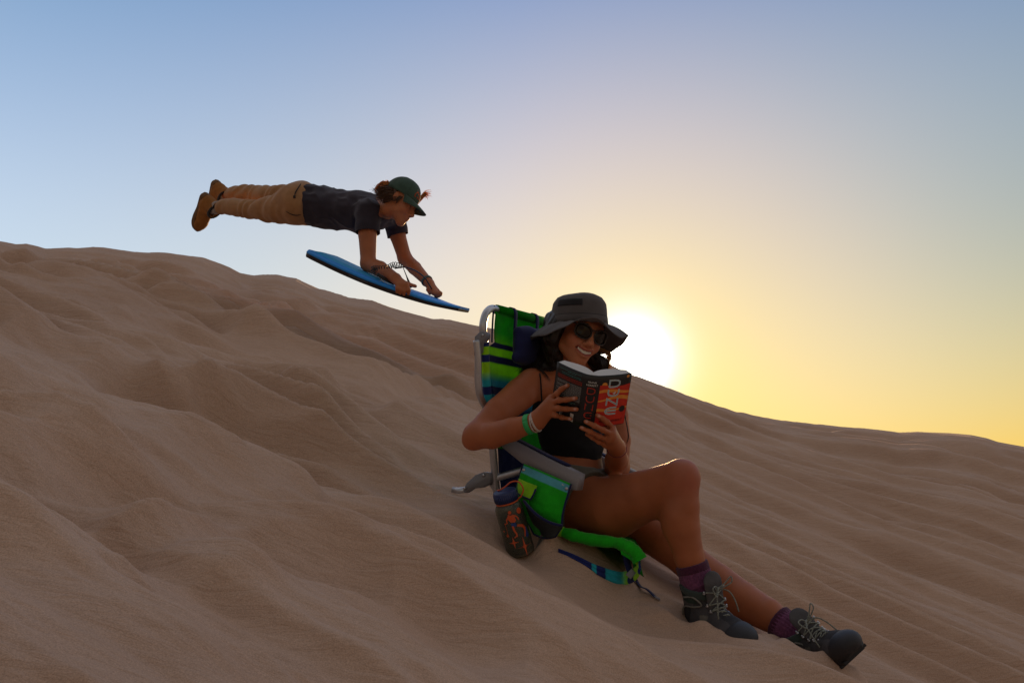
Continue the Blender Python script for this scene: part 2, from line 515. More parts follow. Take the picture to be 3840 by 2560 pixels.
def sand_detail(x, y):
    r = np.hypot(x, y)
    s = 0.96 * x - 0.28 * y; t = 0.28 * x + 0.96 * y
    s2 = 0.997 * x - 0.08 * y; t2 = 0.08 * x + 0.997 * y
    wl = smooth01((0.75 - x + 0.30 * (y - 3)) / 1.5) * (1 - 0.6 * smooth01((x - 0.12 * y + 0.2) / 1.0))
    wl = np.maximum(wl, 0.9 * smooth01((2.75 - y - 0.12 * x) / 0.5))
    far = smooth01((r - 5) / 6)
    wl = wl * (1 - 0.92 * smooth01((np.arctan2(x, y) + 0.31) / 0.17) * smooth01((r - 4.2) / 2.2))
    def ridge(ph, k):
        f = ph - np.floor(ph)
        up = (f / k) ** 1.15
        dn = (1 - (f - k) / (1 - k)); dn = dn ** 1.5
        return np.where(f < k, up, dn) - 0.45
    wp = 1.0 * vnoise(s2 / 1.15, t2 / 1.0, seed=1) + 0.26 * vnoise(s2 / 0.42, t2 / 0.6, seed=2)
    sc = 0.44
    amp = 0.045 + 0.165 * smooth01(0.5 + 0.9 * vnoise(s2 / 0.75, t2 / 0.55, seed=5))
    m1 = ridge(t2 / sc + wp * 1.15, 0.42) * amp
    wp2 = 0.9 * vnoise(s2 / 0.5, t2 / 0.5, seed=8)
    m2 = ridge(t2 / 0.27 + s2 * 0.5 + wp2 * 1.3, 0.42) * 0.080 * smooth01(0.35 + 1.3 * vnoise(s2 / 0.5, t2 / 0.4, seed=9))
    # foot dents
    dn = vnoise(s2 / 0.42, t2 / 0.30, seed=14)
    m3 = -0.10 * smooth01((dn - 0.30) / 0.5)
    big = 0.09 * vnoise(s2 / 2.2, t2 / 1.5, seed=12)
    n4 = vnoise(s2 / 0.85 + .4 * wp, t2 / 0.36 + .5 * wp, seed=15); n5 = vnoise(s2 / 0.38 + .4 * wp2, t2 / 0.17, seed=16)
    m4 = 0.040 * (1 - np.abs(n4) * 2.2) + 0.020 * (1 - np.abs(n5) * 2.2)
    left = m1 + m2 + m3 + m4
    st = 0.0
    for (ss, tt, a, sd_) in ((4.5, 0.62, 0.075, 21), (4.0, 0.27, 0.048, 24), (3.0, 0.125, 0.036, 27), (1.8, 0.058, 0.017, 30)):
        nn = vnoise(s / ss + 0.15 * vnoise(s, t, seed=sd_), (t + 0.06 * s) / tt, seed=sd_ + 1)
        st = st + a * ((1 - np.abs(nn) * 2.0) * (0.55 + 0.9 * smooth01(.5 + vnoise(s / 1.2, t / 0.7, seed=sd_ + 2))))
    st = st * (1 + 0.7 * far)
    z = left * wl * (1 + 0.5 * far) + st * (0.18 + 0.82 * (1 - wl)) + big * (0.4 + far)
    # wind ripples
    rip_m = smooth01(1.3 * (vnoise(s / 1.1, t / 0.9, seed=40) + 0.3)) * (1 - 0.85 * wl)
    rp = (0.97 * t + 0.22 * s) / 0.085 + 0.9 * vnoise(s / 0.5, t / 0.3, seed=41)
    z = z + 0.0085 * np.sin(2 * np.pi * rp) * rip_m
    z = z + 0.010 * fbm(s / 0.22, t / 0.09, 4, seed=50) * (0.5 + 0.5 * wl)
    return z
def ground_z(x, y):
    x = np.asarray(x, float); y = np.asarray(y, float)
    r = np.hypot(x, y); ph = np.arctan2(x, y); rc = np.interp(ph, _rc_ph, _rc_r)
    near_crest = 1 - 0.93 * np.exp(-(np.maximum(rc - r, 0) / (0.16 * rc)) ** 2)
    d = sand_detail(x, y) * near_crest * smooth01((120 - r) / 60)
    quiet = np.ones_like(d)
    for (cx, cy, cz, cr) in CONTACT:
        quiet = quiet * (1 - 0.9 * np.exp(-((x - cx) ** 2 + (y - cy) ** 2) / (cr * 1.3) ** 2))
    z = base_h(x, y) + d * quiet
    te = np.interp(ph, _ph, _te)
    lim = te * r - 0.006 * np.maximum(rc - r, 0) + 0.002
    front = (np.abs(ph) < 0.7) & (r > 3.5)
    k = 0.10; h = np.clip(0.5 + 0.5 * (lim - z) / k, 0, 1)
    zs = lim * (1 - h) + z * h - k * h * (1 - h) * smooth01((rc - r) / 2.0)
    return np.where(front & (r <= rc), np.minimum(zs, lim), z)
BERM = []
def berm(px, py, d, r, h, sx=1.0):
    p = W(px, py, d); BERM.append((p[0], p[1], r, h, sx))
berm(1960, 2078, 3.16, .085, .010); berm(2025, 2052, 3.17, .045, .020); berm(2660, 2360, 3.00, .090, .030, 1.7); berm(3060, 2460, 2.93, .090, .028, 1.3)
berm(2200, 2110, 3.12, .06, .010, 1.8); berm(1715, 1838, 3.55, .06, .012, 1.3)
def fit_contacts():
    """weights of soft bumps so that the sand passes through the contact points"""
    n = len(CONTACT)
    if not n: return []
    A = np.zeros((n, n)); b = np.zeros(n)
    for i, (x, y, z, r) in enumerate(CONTACT):
        b[i] = z - float(ground_z(np.array([x]), np.array([y]))[0])
        for j, (x2, y2, z2, r2) in enumerate(CONTACT):
            A[i, j] = math.exp(-((x - x2) ** 2 + (y - y2) ** 2) / r2 ** 2)
    return np.linalg.solve(A + 1e-3 * np.eye(n), b)
def ground_full(x, y, wts):
    z = ground_z(x, y)
    for (cx, cy, cz, cr), w in zip(CONTACT, wts):
        z = z + w * np.exp(-((x - cx) ** 2 + (y - cy) ** 2) / cr ** 2)
    for (bx_, by_, br_, bh_, sx_) in BERM:          # sand pushed up round things standing in it
        d = np.hypot((x - bx_) / sx_, y - by_)
        n_ = 1 + 0.5 * vnoise(x / .05, y / .05, seed=77)
        z = z + bh_ * n_ * np.exp(-((d - br_) / (.45 * br_)) ** 2) - .5 * bh_ * np.exp(-(d / (.6 * br_)) ** 2)
    return z
def contact(px, py, d, r=0.3, dz=0.0):
    p = W(px, py, d); CONTACT.append((p[0], p[1], p[2] + dz, r))

contact(2025, 2052, 3.16, 0.22)      # front foot of the chair
contact(1700, 1838, 3.62, 0.30)      # rear foot of the chair
contact(1960, 2078, 3.12, 0.16, -0.012)      # bottle
contact(2250, 2120, 3.10, 0.22)      # strap
contact(2420, 2170, 3.25, 0.22)
contact(2562, 2322, 3.00, 0.13)      # boots sunk into the sand
contact(2700, 2378, 2.91, 0.13)
contact(2825, 2402, 2.82, 0.13)
contact(3040, 2462, 2.92, 0.15)
contact(3150, 2502, 2.84, 0.15)
contact(2820, 2350, 3.16, 0.14)
contact(2350, 2300, 2.95, 0.3)
GW = fit_contacts()
#@GROUNDX
def sand_material():
    m, n, p = new_mat("sand")
    v = coords(n)
    def noise(sc, det=4, rough=0.55):
        q = n.nodes.new('ShaderNodeTexNoise'); q.inputs['Scale'].default_value = sc
        q.inputs['Detail'].default_value = det; q.inputs['Roughness'].default_value = rough
        n.links.new(v, q.inputs['Vector']); return q.outputs[0]
    cr = n.nodes.new('ShaderNodeValToRGB')
    cr.color_ramp.elements[0].position = 0.3; cr.color_ramp.elements[0].color = (*SAND_A, 1)
    cr.color_ramp.elements[1].position = 0.7; cr.color_ramp.elements[1].color = (*SAND_B, 1)
    n.links.new(noise(1.3, 6), cr.inputs[0])
    gr = n.nodes.new('ShaderNodeMapRange'); gr.inputs[1].default_value = 0.3; gr.inputs[2].default_value = 0.7
    gr.inputs[3].default_value = 0.66; gr.inputs[4].default_value = 1.34
    n.links.new(noise(330, 4, 0.9), gr.inputs[0])
    mx = n.nodes.new('ShaderNodeVectorMath'); mx.operation = 'SCALE'
    n.links.new(cr.outputs[0], mx.inputs[0]); n.links.new(gr.outputs[0], mx.inputs['Scale'])
    n.links.new(mx.outputs[0], p.inputs['Base Color'])
    p.inputs['Roughness'].default_value = 0.95; p.inputs['Specular IOR Level'].default_value = 0.12
    b1 = n.nodes.new('ShaderNodeBump'); b1.inputs['Strength'].default_value = 0.5; b1.inputs['Distance'].default_value = 0.0012
    n.links.new(noise(500, 3, 0.7), b1.inputs['Height'])
    b2 = n.nodes.new('ShaderNodeBump'); b2.inputs['Strength'].default_value = 0.5; b2.inputs['Distance'].default_value = 0.004
    n.links.new(noise(38, 5, 0.6), b2.inputs['Height'])
    n.links.new(b1.outputs[0], b2.inputs['Normal'])
    tc = n.nodes.new('ShaderNodeTexCoord'); mp = n.nodes.new('ShaderNodeMapping'); mp.inputs['Rotation'].default_value = (0, 0, R(16)); mp.inputs['Scale'].default_value = (3.0, 20, 10)
    n.links.new(tc.outputs['Object'], mp.inputs[0])
    q = n.nodes.new('ShaderNodeTexNoise'); q.inputs['Scale'].default_value = 1.6; q.inputs['Detail'].default_value = 6; q.inputs['Roughness'].default_value = 0.62; q.inputs['Distortion'].default_value = 1.2
    n.links.new(mp.outputs[0], q.inputs['Vector'])
    b3 = n.nodes.new('ShaderNodeBump'); b3.inputs['Strength'].default_value = 0.4; b3.inputs['Distance'].default_value = 0.034
    n.links.new(q.outputs[0], b3.inputs['Height']); n.links.new(b2.outputs[0], b3.inputs['Normal'])
    n.links.new(b3.outputs[0], p.inputs['Normal'])
    return m
SAND_A = (0.48, 0.315, 0.225)
SAND_B = (0.56, 0.385, 0.285)
def build_ground():
    th = np.concatenate([np.linspace(-math.pi, -0.56, 160)[:-1], np.linspace(-0.56, 0.56, 1250), np.linspace(0.56, math.pi, 160)[1:]])
    rr = np.concatenate([np.geomspace(0.25, 1.3, 60)[:-1], np.geomspace(1.3, 30, 950), np.geomspace(30, 2500, 60)[1:]])
    T, RR = np.meshgrid(th, rr)
    X = np.sin(T) * RR; Y = np.cos(T) * RR
    Z = ground_full(X, Y, GW)
    for _ in range(1):
        Z[1:-1] = Z[:-2] * .25 + Z[1:-1] * .5 + Z[2:] * .25; Z[:, 1:-1] = Z[:, :-2] * .25 + Z[:, 1:-1] * .5 + Z[:, 2:] * .25
    V = np.stack([X, Y, Z], -1).reshape(-1, 3)
    a, b = T.shape
    i = np.arange(a - 1)[:, None] * b + np.arange(b - 1)[None, :]
    Q = np.stack([i, i + b, i + b + 1, i + 1], -1).reshape(-1, 4)
    # the little disc under the camera
    c = len(V); V = np.vstack([V, [[0, 0, float(Z[0].mean())]]])
    o = mesh_obj("sand_dune", V, Q, sand_material())
    # close the centre with a fan folded into quads
    setp(o, kind='structure'); return o
build_ground()
# ================================================================ shared materials
def fabric(name, vcol=False, col=(0.1, 0.1, 0.1), trans=0.35, rough=0.85, bump=0.25, bscale=900.0, var=0.10, stretch=(1, 1, 1), nscale=40):
    m = mat(name, col, rough=rough, var=var, nscale=nscale, bump=bump, bscale=bscale, spec=0.2, vcol=vcol, sheen=0.15, stretch=stretch)
    n = m.node_tree; p = [q for q in n.nodes if q.type == 'BSDF_PRINCIPLED'][0]
    o = [q for q in n.nodes if q.type == 'OUTPUT_MATERIAL'][0]
    if trans:
        t = n.nodes.new('ShaderNodeBsdfTranslucent'); mx = n.nodes.new('ShaderNodeMixShader')
        src = p.inputs['Base Color'].links[0].from_socket
        n.links.new(src, t.inputs[0]); mx.inputs[0].default_value = trans
        n.links.new(p.outputs[0], mx.inputs[1]); n.links.new(t.outputs[0], mx.inputs[2]); n.links.new(mx.outputs[0], o.inputs[0])
    return m
M_alu = mat("brushed_aluminium", (0.50, 0.51, 0.54), rough=0.38, metal=0.85, var=0.08, nscale=60)
M_greyplastic = mat("grey_plastic", (0.20, 0.20, 0.23), rough=0.5, var=0.06, nscale=300, bump=0.15, bscale=700)
M_armplastic = mat("arm_plastic", (0.27, 0.26, 0.29), rough=0.45, var=0.06, nscale=200, bump=0.15, bscale=700)
M_steel = mat("steel", (0.55, 0.55, 0.58), rough=0.3, metal=1.0, var=0.05)
M_stripe = fabric("striped_fabric", vcol=True, trans=0.6)
M_stripe_opaque = fabric("striped_webbing", vcol=True, trans=0.0, bump=0.7, bscale=110, var=0.22, nscale=28)
M_navy = fabric("navy_fabric", col=(0.012, 0.016, 0.075), trans=0.0)
M_navypill = fabric("navy_pillow_fabric", col=(0.014, 0.018, 0.085), trans=0.0, nscale=14, var=0.2)
GREEN = (0.010, 0.38, 0.008); LIME = (0.26, 0.60, 0.010); NAVY = (0.010, 0.020, 0.13); TEAL = (0.015, 0.33, 0.42)
SKYB = (0.10, 0.42, 0.52)

def ground_hit(px, py, lo=1.3, hi=8.0):
    """point of the sand seen at photo position (px, py)"""
    ds = np.linspace(lo, hi, 1400); P = np.array([W(px, py, d) for d in ds])
    g = P[:, 2] - ground_full(P[:, 0], P[:, 1], GW)
    for i in range(1, len(ds)):
        if g[i] <= 0 < g[i - 1]:
            t = g[i - 1] / (g[i - 1] - g[i]); return P[i - 1] * (1 - t) + P[i] * t
    return P[int(np.argmin(np.abs(g)))]
def extrude_poly(mb, near_pts, off, mi=0, bev=0.0):
    """solid plate: outline near_pts (3-D, roughly planar) pushed along off"""
    n = len(near_pts); c = np.mean(near_pts, 0); off = np.asarray(off, float)
    if bev:
        inn = [p + unit(c - p) * bev for p in near_pts]
        o1 = off * 0.0; k = off / np.linalg.norm(off) * bev
        rows = [inn, [p + k for p in near_pts], [p + off - k for p in near_pts], [p + off for p in inn]]
    else: rows = [list(near_pts), [p + off for p in near_pts]]
    vs = [p for r in rows for p in r]; m = len(rows)
    fs = [tuple(range(n)), tuple((m - 1) * n + i for i in range(n))[::-1]]
    for r in range(m - 1):
        for i in range(n):
            j = (i + 1) % n; fs.append((r * n + j, r * n + i, (r + 1) * n + i, (r + 1) * n + j))
    mb.add(vs, fs, mi)

# ================================================================ beach chair
WV = np.array([0.22, 0.40, 0.0])          # across the chair, toward its far side
WN = unit(WV)
FH = unit(np.array([0.40, -0.22, 0.0])); FW = unit(FH + np.array([0, 0, -0.30]))   # the way it faces, tipped down the slope
chair = empty('beach_chair', W(1900, 2030, 3.3), 'low folding beach chair with green, navy and teal stripes, standing under the reader', 'chair')

def both(name, mt, pts, rad, **kw):
    for o_ in (0, 1):
        MB().tube([p + WV * o_ for p in pts], rad, **kw).build(name, mt, chair)
DB = lambda x: 3.30 + (x - 1862) * 0.0016
BACKT = [(1862, 1160), (1842, 1157), (1824, 1172), (1813, 1205), (1811, 1240), (1817, 1285), (1822, 1400), (1832, 1530), (1846, 1665), (1858, 1800), (1866, 1870)]
bt = [W(x, y, DB(x)) for x, y in BACKT]
def mir(p):
    """the matching point on the far side of the chair"""
    q = p - bt[0]; return bt[0] + WV + q - 2 * np.dot(q, WN) * WN
for f_ in (lambda p: p, mir):
    MB().tube([f_(p) for p in bt], 0.0125, seg=12, sub=5).build('back_frame', M_alu, chair)
    MB().tube([f_(W(x, y, d)) for x, y, d in [(1787, 1275, 3.20), (1793, 1340, 3.20), (1793, 1430, 3.205), (1801, 1485, 3.215), (1826, 1535, 3.25), (1862, 1600, 3.30)]], 0.0115, seg=12, sub=5).build('rear_stand', M_alu, chair)
    pl = [f_(W(x, y, 3.195)) for x, y in [(1779, 1262), (1800, 1242), (1814, 1241), (1823, 1250), (1821, 1268), (1802, 1285), (1798, 1318), (1778, 1333)]]
    mb = MB(); extrude_poly(mb, pl, (WN if f_(bt[3])[1] < 3.4 else -WN) * 0.030, bev=0.002)
    b = mb.build('hinge_bracket', M_greyplastic, chair)
    for x, y in ((1810, 1256), (1784, 1305)):
        c = W(x, y, 3.194)
        MB().tube([f_(c - WN * 0.003), f_(c + WN * 0.002)], [0.0035, 0.005], seg=10).build('rivet', M_steel, b)
MB().tube([bt[0] - WN * 0.004, bt[0] + WV + WN * 0.004], 0.0125, seg=12).build('top_bar', M_alu, chair)
# lower arm with its plastic knuckle and the rear foot
both('arm_support', M_alu, [W(*q) for q in [(1800, 1812, 3.31), (1840, 1797, 3.30), (1965, 1762, 3.265), (2000, 1754, 3.25)]], 0.0125, seg=12)
for off in (0, 1):
    mb = MB()
    pl = [W(x, y, 3.272) + WV * off for x, y in [(1735, 1838), (1748, 1812), (1782, 1780), (1812, 1769), (1833, 1772), (1841, 1790), (1834, 1812), (1800, 1828), (1765, 1832), (1742, 1848)]]
    extrude_poly(mb, pl, WN * 0.032, bev=0.002)
    b = mb.build('knuckle', M_greyplastic, chair)
    for x, y in ((1813, 1781), (1742, 1830)):
        c = W(x, y, 3.271) + WV * off; MB().tube([c - WN * 0.003, c + WN * 0.002], [0.004, 0.006], seg=10).build('rivet', M_steel, b)
both('rear_foot', M_alu, [W(1755, 1834, 3.29), W(1722, 1838, 3.31), W(1696, 1836, 3.32)], [0.011, 0.011, 0.010], seg=12, flat=(1.0, 0.7))
both('lower_rail', M_alu, [W(1846, 1812, 3.31), W(1870, 1842, 3.30), W(1905, 1858, 3.28), W(1990, 1890, 3.22)], 0.012, seg=12, sub=4)
both('front_leg', M_alu, [W(2120, 1815, 3.10), W(2062, 1940, 3.13), W(2022, 2062, 3.16)], 0.0125, seg=12)
SEATN = [(1872, 1850, 3.30), (1960, 1915, 3.24), (2060, 1975, 3.18), (2130, 2000, 3.14), (2215, 2022, 3.10), (2320, 2036, 3.05), (2375, 2062, 3.02), (2400, 2100, 3.01)]
sn = [W(*q) for q in SEATN]
sf = [p + WV - FH * (0.21 * (i / 7) ** 1.5) for i, p in enumerate(sn)]      # the far rail
MB().tube(sn, 0.012, seg=10, sub=4).build('seat_rail', M_alu, chair); MB().tube(sf, 0.012, seg=10, sub=4).build('seat_rail', M_alu, chair)
# armrests: hollow channel with a flat top
def armrest(off):
    mb = MB()
    prof = [(1872, 1668, 3.290), (1895, 1654, 3.278), (1925, 1650, 3.262), (2050, 1716, 3.175), (2173, 1778, 3.085), (2163, 1838, 3.088),
            (2140, 1836, 3.098), (2050, 1795, 3.168), (1966, 1745, 3.225)]
    pl = [W(*q) + WV * off for q in prof]
    extrude_poly(mb, pl, WN * 0.046, bev=0.003)
    mb.build('armrest', M_armplastic, chair)
    sp = MB(); a = [W(x, y, d) + WV * off + np.array([0, 0, 0.004]) for x, y, d in ((1925, 1650, 3.262), (2050, 1716, 3.175), (2120, 1750, 3.125))]
    sp.tube([q + WN * 0.026 for q in a], 0.016, seg=8, flat=(1.0, 0.25), up0=(0, 0, 1))
    sp.build('arm_pad', M_navy, chair)
armrest(0); armrest(1)

# ---- back fabric
def back_col(y):
    K = [(1150, GREEN), (1240, GREEN), (1282, (0.16, 0.50, 0.01)), (1283, NAVY), (1297, NAVY), (1298, LIME), (1328, LIME), (1329, NAVY), (1355, NAVY),
         (1356, LIME), (1392, LIME), (1425, TEAL), (1446, TEAL), (1447, NAVY), (1477, NAVY), (1478, TEAL), (1510, TEAL), (1540, NAVY), (1590, NAVY),
         (1591, LIME), (1620, GREEN), (1680, GREEN), (1681, NAVY), (1900, NAVY)]
    for i in range(len(K) - 1):
        if K[i][0] <= y <= K[i + 1][0]:
            t = (y - K[i][0]) / max(K[i + 1][0] - K[i][0], 1e-6); return tuple(lerp(K[i][1], K[i + 1][1], t))
    return K[-1][1]
def back_edge(y):
    ys = [1148, 1160, 1200, 1240, 1270, 1284, 1300, 1400, 1500, 1600, 1700, 1800, 1850]
    xs = [1852, 1849, 1847, 1845, 1845, 1846, 1822, 1826, 1834, 1844, 1854, 1864, 1868]
    return np.interp(y, ys, xs)
mb = MB(); rows = 236; cols = 30
G = []; C = []
for i in range(rows):
    y = 1150 + (1850 - 1150) * i / (rows - 1)
    pn = W(back_edge(y), y, DB(back_edge(y)) - 0.004); pf_ = mir(pn)
    row = []
    for j in range(cols):
        u = j / (cols - 1)
        p = lerp(pn, pf_, u)
        sag = math.sin(math.pi * u) ** 0.8 * 0.030 * smooth01((y - 1150) / 60)
        p = p - unit(np.cross(WN, (0, 0, 1))) * 0 + -FH * (sag - 0.012 * smooth01((y - 1150) / 30))
        p = p + FH * 0.004 * float(vnoise(u * 9, y / 90.0, seed=3))
        row.append(p); C.append(back_col(y))
    G.append(row)
mb.grid(G); mb.c = C
bf = mb.build('back_fabric', M_stripe, chair, solid=0.0015)
# sleeve of the same fabric wrapped round the near and far tubes
for off in (0, 1):
    mb = MB(); P = []; cc = []
    for i in range(150):
        y = 1284 + (1660 - 1284) * i / 149
        x = np.interp(y, [1284, 1400, 1530, 1665], [1817, 1822, 1832, 1846])
        q_ = W(x, y, DB(x)); P.append(mir(q_) if off else q_); cc.append(back_col(y))
    mb.tube(P, 0.0150, seg=12, up0=WN)
    mb.c = [c for c in cc for _ in range(12)]
    mb.build('fabric_sleeve', M_stripe_opaque, chair)
# top roll of the fabric over the bar, with navy piping along the near edge
mb = MB(); mb.col = GREEN
mb.tube([bt[0] + WN * 0.006 * 0, bt[0] + WV - WN * 0.02], 0.0165, seg=14)
mb.build('fabric_top', M_stripe, chair)
mb = MB()
mb.tube([W(1853, 1146, 3.272), W(1851, 1160, 3.266), W(1848, 1200, 3.270), W(1846, 1240, 3.268), W(1845, 1284, 3.266)], 0.0035, seg=6, sub=4)
mb.build('piping', M_navy, chair)
for u in (0.22, 0.57):
    b0 = bt[0] + WV * u
    mb = MB(); fr = FH
    path = [b0 - fr * 0.017 + np.array([0, 0, 0.004]), b0 + np.array([0, 0, 0.019]), b0 + fr * 0.018 + np.array([0, 0, 0.003]),
            b0 + fr * 0.015 + np.array([0, 0, -0.06]), b0 + fr * 0.02 + np.array([0, 0, -0.11])]
    P, _ = spline(path, None, 5)
    mb.strip([p - WN * 0.011 for p in P], [p + WN * 0.011 for p in P])
    mb.build('pillow_strap', M_navy, chair, solid=0.002)
# pillow
pc = bt[0] + WV * 0.42 + np.array([0, 0, -0.112]) + FH * 0.040
s = Sculpt(); fr = FH
tiltz = np.array([0, 0, 1.0])
for a in (-1, 1):
    for b in (-1, 1):
        s.cone(pc + WN * a * 0.122 * (1 - 0.08 * b) + tiltz * b * 0.046, pc + WN * a * 0.06 + tiltz * b * 0.034, 0.016, 0.030, 0.04, flat=(fr, 0.9))
s.ell(pc, (0.135, 0.068, 0.042), 0.03, axes=(WN, tiltz, fr))
V, Q = s.mesh(0.005)
N = vnormals(V, Q); V = V + N * (0.003 * vnoise(V[:, 0] * 22, V[:, 1] * 22, V[:, 2] * 22, seed=4))[:, None]
mesh_obj('pillow', V, Q, M_navypill, chair)
# ---- seat fabric
mb = MB(); C = []; G = []
P, _ = spline(sn, None, 6); PF, _ = spline(sf, None, 6)
for i, p in enumerate(P):
    row = []; v = i / (len(P) - 1)
    for j in range(16):
        u = j / 15
        row.append(lerp(p, PF[i], u) + np.array([0, 0, 0.013]) - np.array([0, 0, 1]) * math.sin(math.pi * u) * 0.035)
        C.append(GREEN if v > 0.5 else NAVY)
    G.append(row)
mb.grid(G); mb.c = C
mb.build('seat_fabric', M_stripe, chair, solid=0.002)
for off in (0, 1):
    mb = MB(); Pn, _ = spline((sf if off else sn)[2:], None, 12); cc = []
    rad = []
    for i, p in enumerate(Pn):
        t = i / (len(Pn) - 1)
        rad.append(0.0180 + 0.0022 * float(vnoise(i * 0.21, 3.3)) + 0.0020 * float(vnoise(i * 0.73, 8.3)) + 0.004 * smooth01((t - 0.6) / 0.3))
        cc.append(LIME if 0.06 < t < 0.16 else (NAVY if t <= 0.06 else GREEN))
    mb.tube(Pn, rad, seg=14, up0=WN); mb.c = [c for c in cc for _ in range(14)]
    mb.build('seat_sleeve', M_stripe_opaque, chair)
mb = MB(); C = []; G = []          # loose front flap of the seat
for i in range(10):
    a = i / 9; row = []
    for j in range(14):
        u = j / 13
        row.append(lerp(sn[-2] * (1 - a) + sn[-1] * a, sf[-2] * (1 - a) + sf[-1] * a, u) + np.array([0.012 * math.sin(j * 1.7), 0, -0.012 - 0.030 * a + 0.012 * math.sin(j * 2.1 + a * 3)]))
        C.append(GREEN)
    G.append(row)
mb.grid(G); mb.c = C
mb.build('seat_flap', M_stripe, chair, solid=0.002)
# ---- pouch hanging from the near armrest
PO = -WN * 0.012
def pz(u, v, bulge=0.0):
    """u along the armrest 0..1, v down 0..1"""
    top = lerp((1970, 1737, 3.222), (2149, 1813, 3.09), u)
    bl = lerp((1998, 1985, 3.17), (2112, 2005, 3.085), u)
    left = [(1970, 1737), (1952, 1800), (1948, 1850), (1975, 1930), (2010, 2000)]
    right = [(2149, 1813), (2128, 1880), (2116, 1930), (2114, 1975), (2090, 2010)]
    k = v * 4; i = min(int(k), 3); t = k - i
    L = lerp(left[i], left[i + 1], t); Rr = lerp(right[i], right[i + 1], t)
    p = lerp(L, Rr, u); d = lerp(3.222, 3.09, u) * (1 - v) + lerp(3.19, 3.085, u) * v
    if v > 0.9: p = p + np.array([0, 10 * math.sin(math.pi * u)])
    return W(p[0], p[1], d) + PO - WN * (0.035 * math.sin(math.pi * min(v * 1.05, 1)) ** 1.2 * math.sin(math.pi * u) ** 0.7 + bulge)
def pcol(u, v):
    if v < 0.025: return GREEN
    if v < 0.13: return SKYB
    return GREEN
mb = MB(); G = []; C = []
for i in range(60):
    v = i / 59; row = []
    for j in range(40):
        u = j / 39; row.append(pz(u, v) + WN * 0.0025 * float(vnoise(u * 7, v * 9, seed=6))); C.append(pcol(u, v))
    G.append(row)
mb.grid(G); mb.c = C
pouch = mb.build('side_pouch', M_stripe_opaque, chair, solid=0.003)
mb = MB()
mb.tube([pz(0.0, v / 12, 0.002) for v in range(13)] + [pz(u / 12, 1.0, 0.002) for u in range(1, 12)] + [pz(1.0, v / 12, 0.002) for v in range(12, -1, -1)], 0.0035, seg=6)
mb.build('pouch_binding', M_navy, pouch)
mb = MB()
for u in (0.05, 0.95):
    c = pz(u, 0.08, 0.001); MB().tube([c, c - WN * 0.004, c - WN * 0.005], [0.006, 0.0055, 0.002], seg=12).build('snap', M_steel, pouch)
# lime flap pocket
mb = MB(); G = []; C = []; mb.col = LIME
for i in range(12):
    v = i / 11; row = []
    for j in range(12):
        u = j / 11; w_ = 1 - 0.25 * v ** 3
        row.append(pz(0.05 + 0.02 * v + 0.42 * (0.5 + (u - 0.5) * w_), 0.20 + 0.24 * v - 0.02 * u, 0.022 - 0.004 * abs(2 * u - 1)))
    G.append(row)
mb.grid(G)
mb.build('pocket_flap', M_stripe_opaque, pouch, solid=0.003)
mb = MB()
ed = [G[i][0] for i in range(0, 12, 3)] + [G[11][j] for j in range(0, 12, 2)] + [G[i][11] for i in range(11, -1, -3)]
mb.tube(ed, 0.0034, seg=6); mb.build('flap_binding', M_navy, pouch)
mb = MB(); G = []; mb.col = GREEN
for i in range(14):
    v = i / 13; row = []
    for j in range(10):
        u = j / 9; row.append(pz(-0.02 + 0.40 * u, 0.33 + 0.40 * v, 0.018 - 0.010 * abs(2 * u - 1)))
    G.append(row)
mb.grid(G); mb.build('phone_pocket', M_stripe_opaque, pouch, solid=0.003)
# dark mesh bottle pocket
M_net = mat("dark_mesh", (0.010, 0.016, 0.020), rough=0.6, var=0.3, nscale=400, bump=0.4, bscale=900)
mb = MB(); G = []
for i in range(16):
    v = i / 15; row = []
    for j in range(16):
        u = j / 15
        v0 = 0.50 + 0.20 * (1 - math.cos(u * math.pi)) / 2 if u > 0.12 else 0.50
        row.append(pz(0.30 + 0.74 * u, v0 + (1.0 - 0.04 * (1 - u) - v0) * v * (0.70 + 0.30 * min(1, u * 1.6)), 0.014 + 0.030 * math.sin(math.pi * min(1, u * 0.95 + 0.05)) * (1 - v * 0.5)))
    G.append(row)
mb.grid(G); mb.build('mesh_pocket', M_net, pouch, solid=0.002)
mb = MB(); mb.tube([p - WN * 0.001 for p in G[0]], 0.0048, seg=6, sub=2); mb.build('pocket_binding', M_navy, pouch)
# ---- shoulder strap lying on the sand
SP = [(2094, 2064, 6), (2157, 2091, 8), (2219, 2126, 11), (2244, 2142, 15), (2302, 2166, 19), (2343, 2172, 20), (2380, 2158, 20), (2400, 2130, 18),
      (2388, 2104, 15), (2360, 2083, 12), (2330, 2066, 12)]
g0 = ground_hit(2094, 2068)
base = []
for k, (x, y, hw) in enumerate(SP):
    if k <= 5: q = ground_hit(x, y + hw); base.append((q, hw))
    else:
        q = W(x, y + hw, float(np.interp(k, [5, 7, 10], [float(np.dot(base[5][0], CF)), 2.985, 3.03]))); base.append((q, hw))
Pb, hw_ = spline([b[0] for b in base], [b[1] for b in base], 14)
mb = MB(); C = []; G = []; n = len(Pb)
def strap_col(t):
    K = [(0.0, NAVY), (0.20, NAVY), (0.205, TEAL), (0.275, TEAL), (0.28, NAVY), (0.345, NAVY), (0.35, TEAL), (0.45, TEAL), (0.535, LIME), (0.54, NAVY), (0.60, NAVY), (0.605, LIME), (0.68, LIME),
         (0.685, NAVY), (0.74, NAVY), (0.745, LIME), (0.82, LIME), (0.825, NAVY), (0.87, NAVY), (0.875, GREEN), (1.0, GREEN)]
    for i in range(len(K) - 1):
        if K[i][0] <= t <= K[i + 1][0]:
            return tuple(lerp(K[i][1], K[i + 1][1], (t - K[i][0]) / max(1e-6, K[i + 1][0] - K[i][0])))
    return GREEN
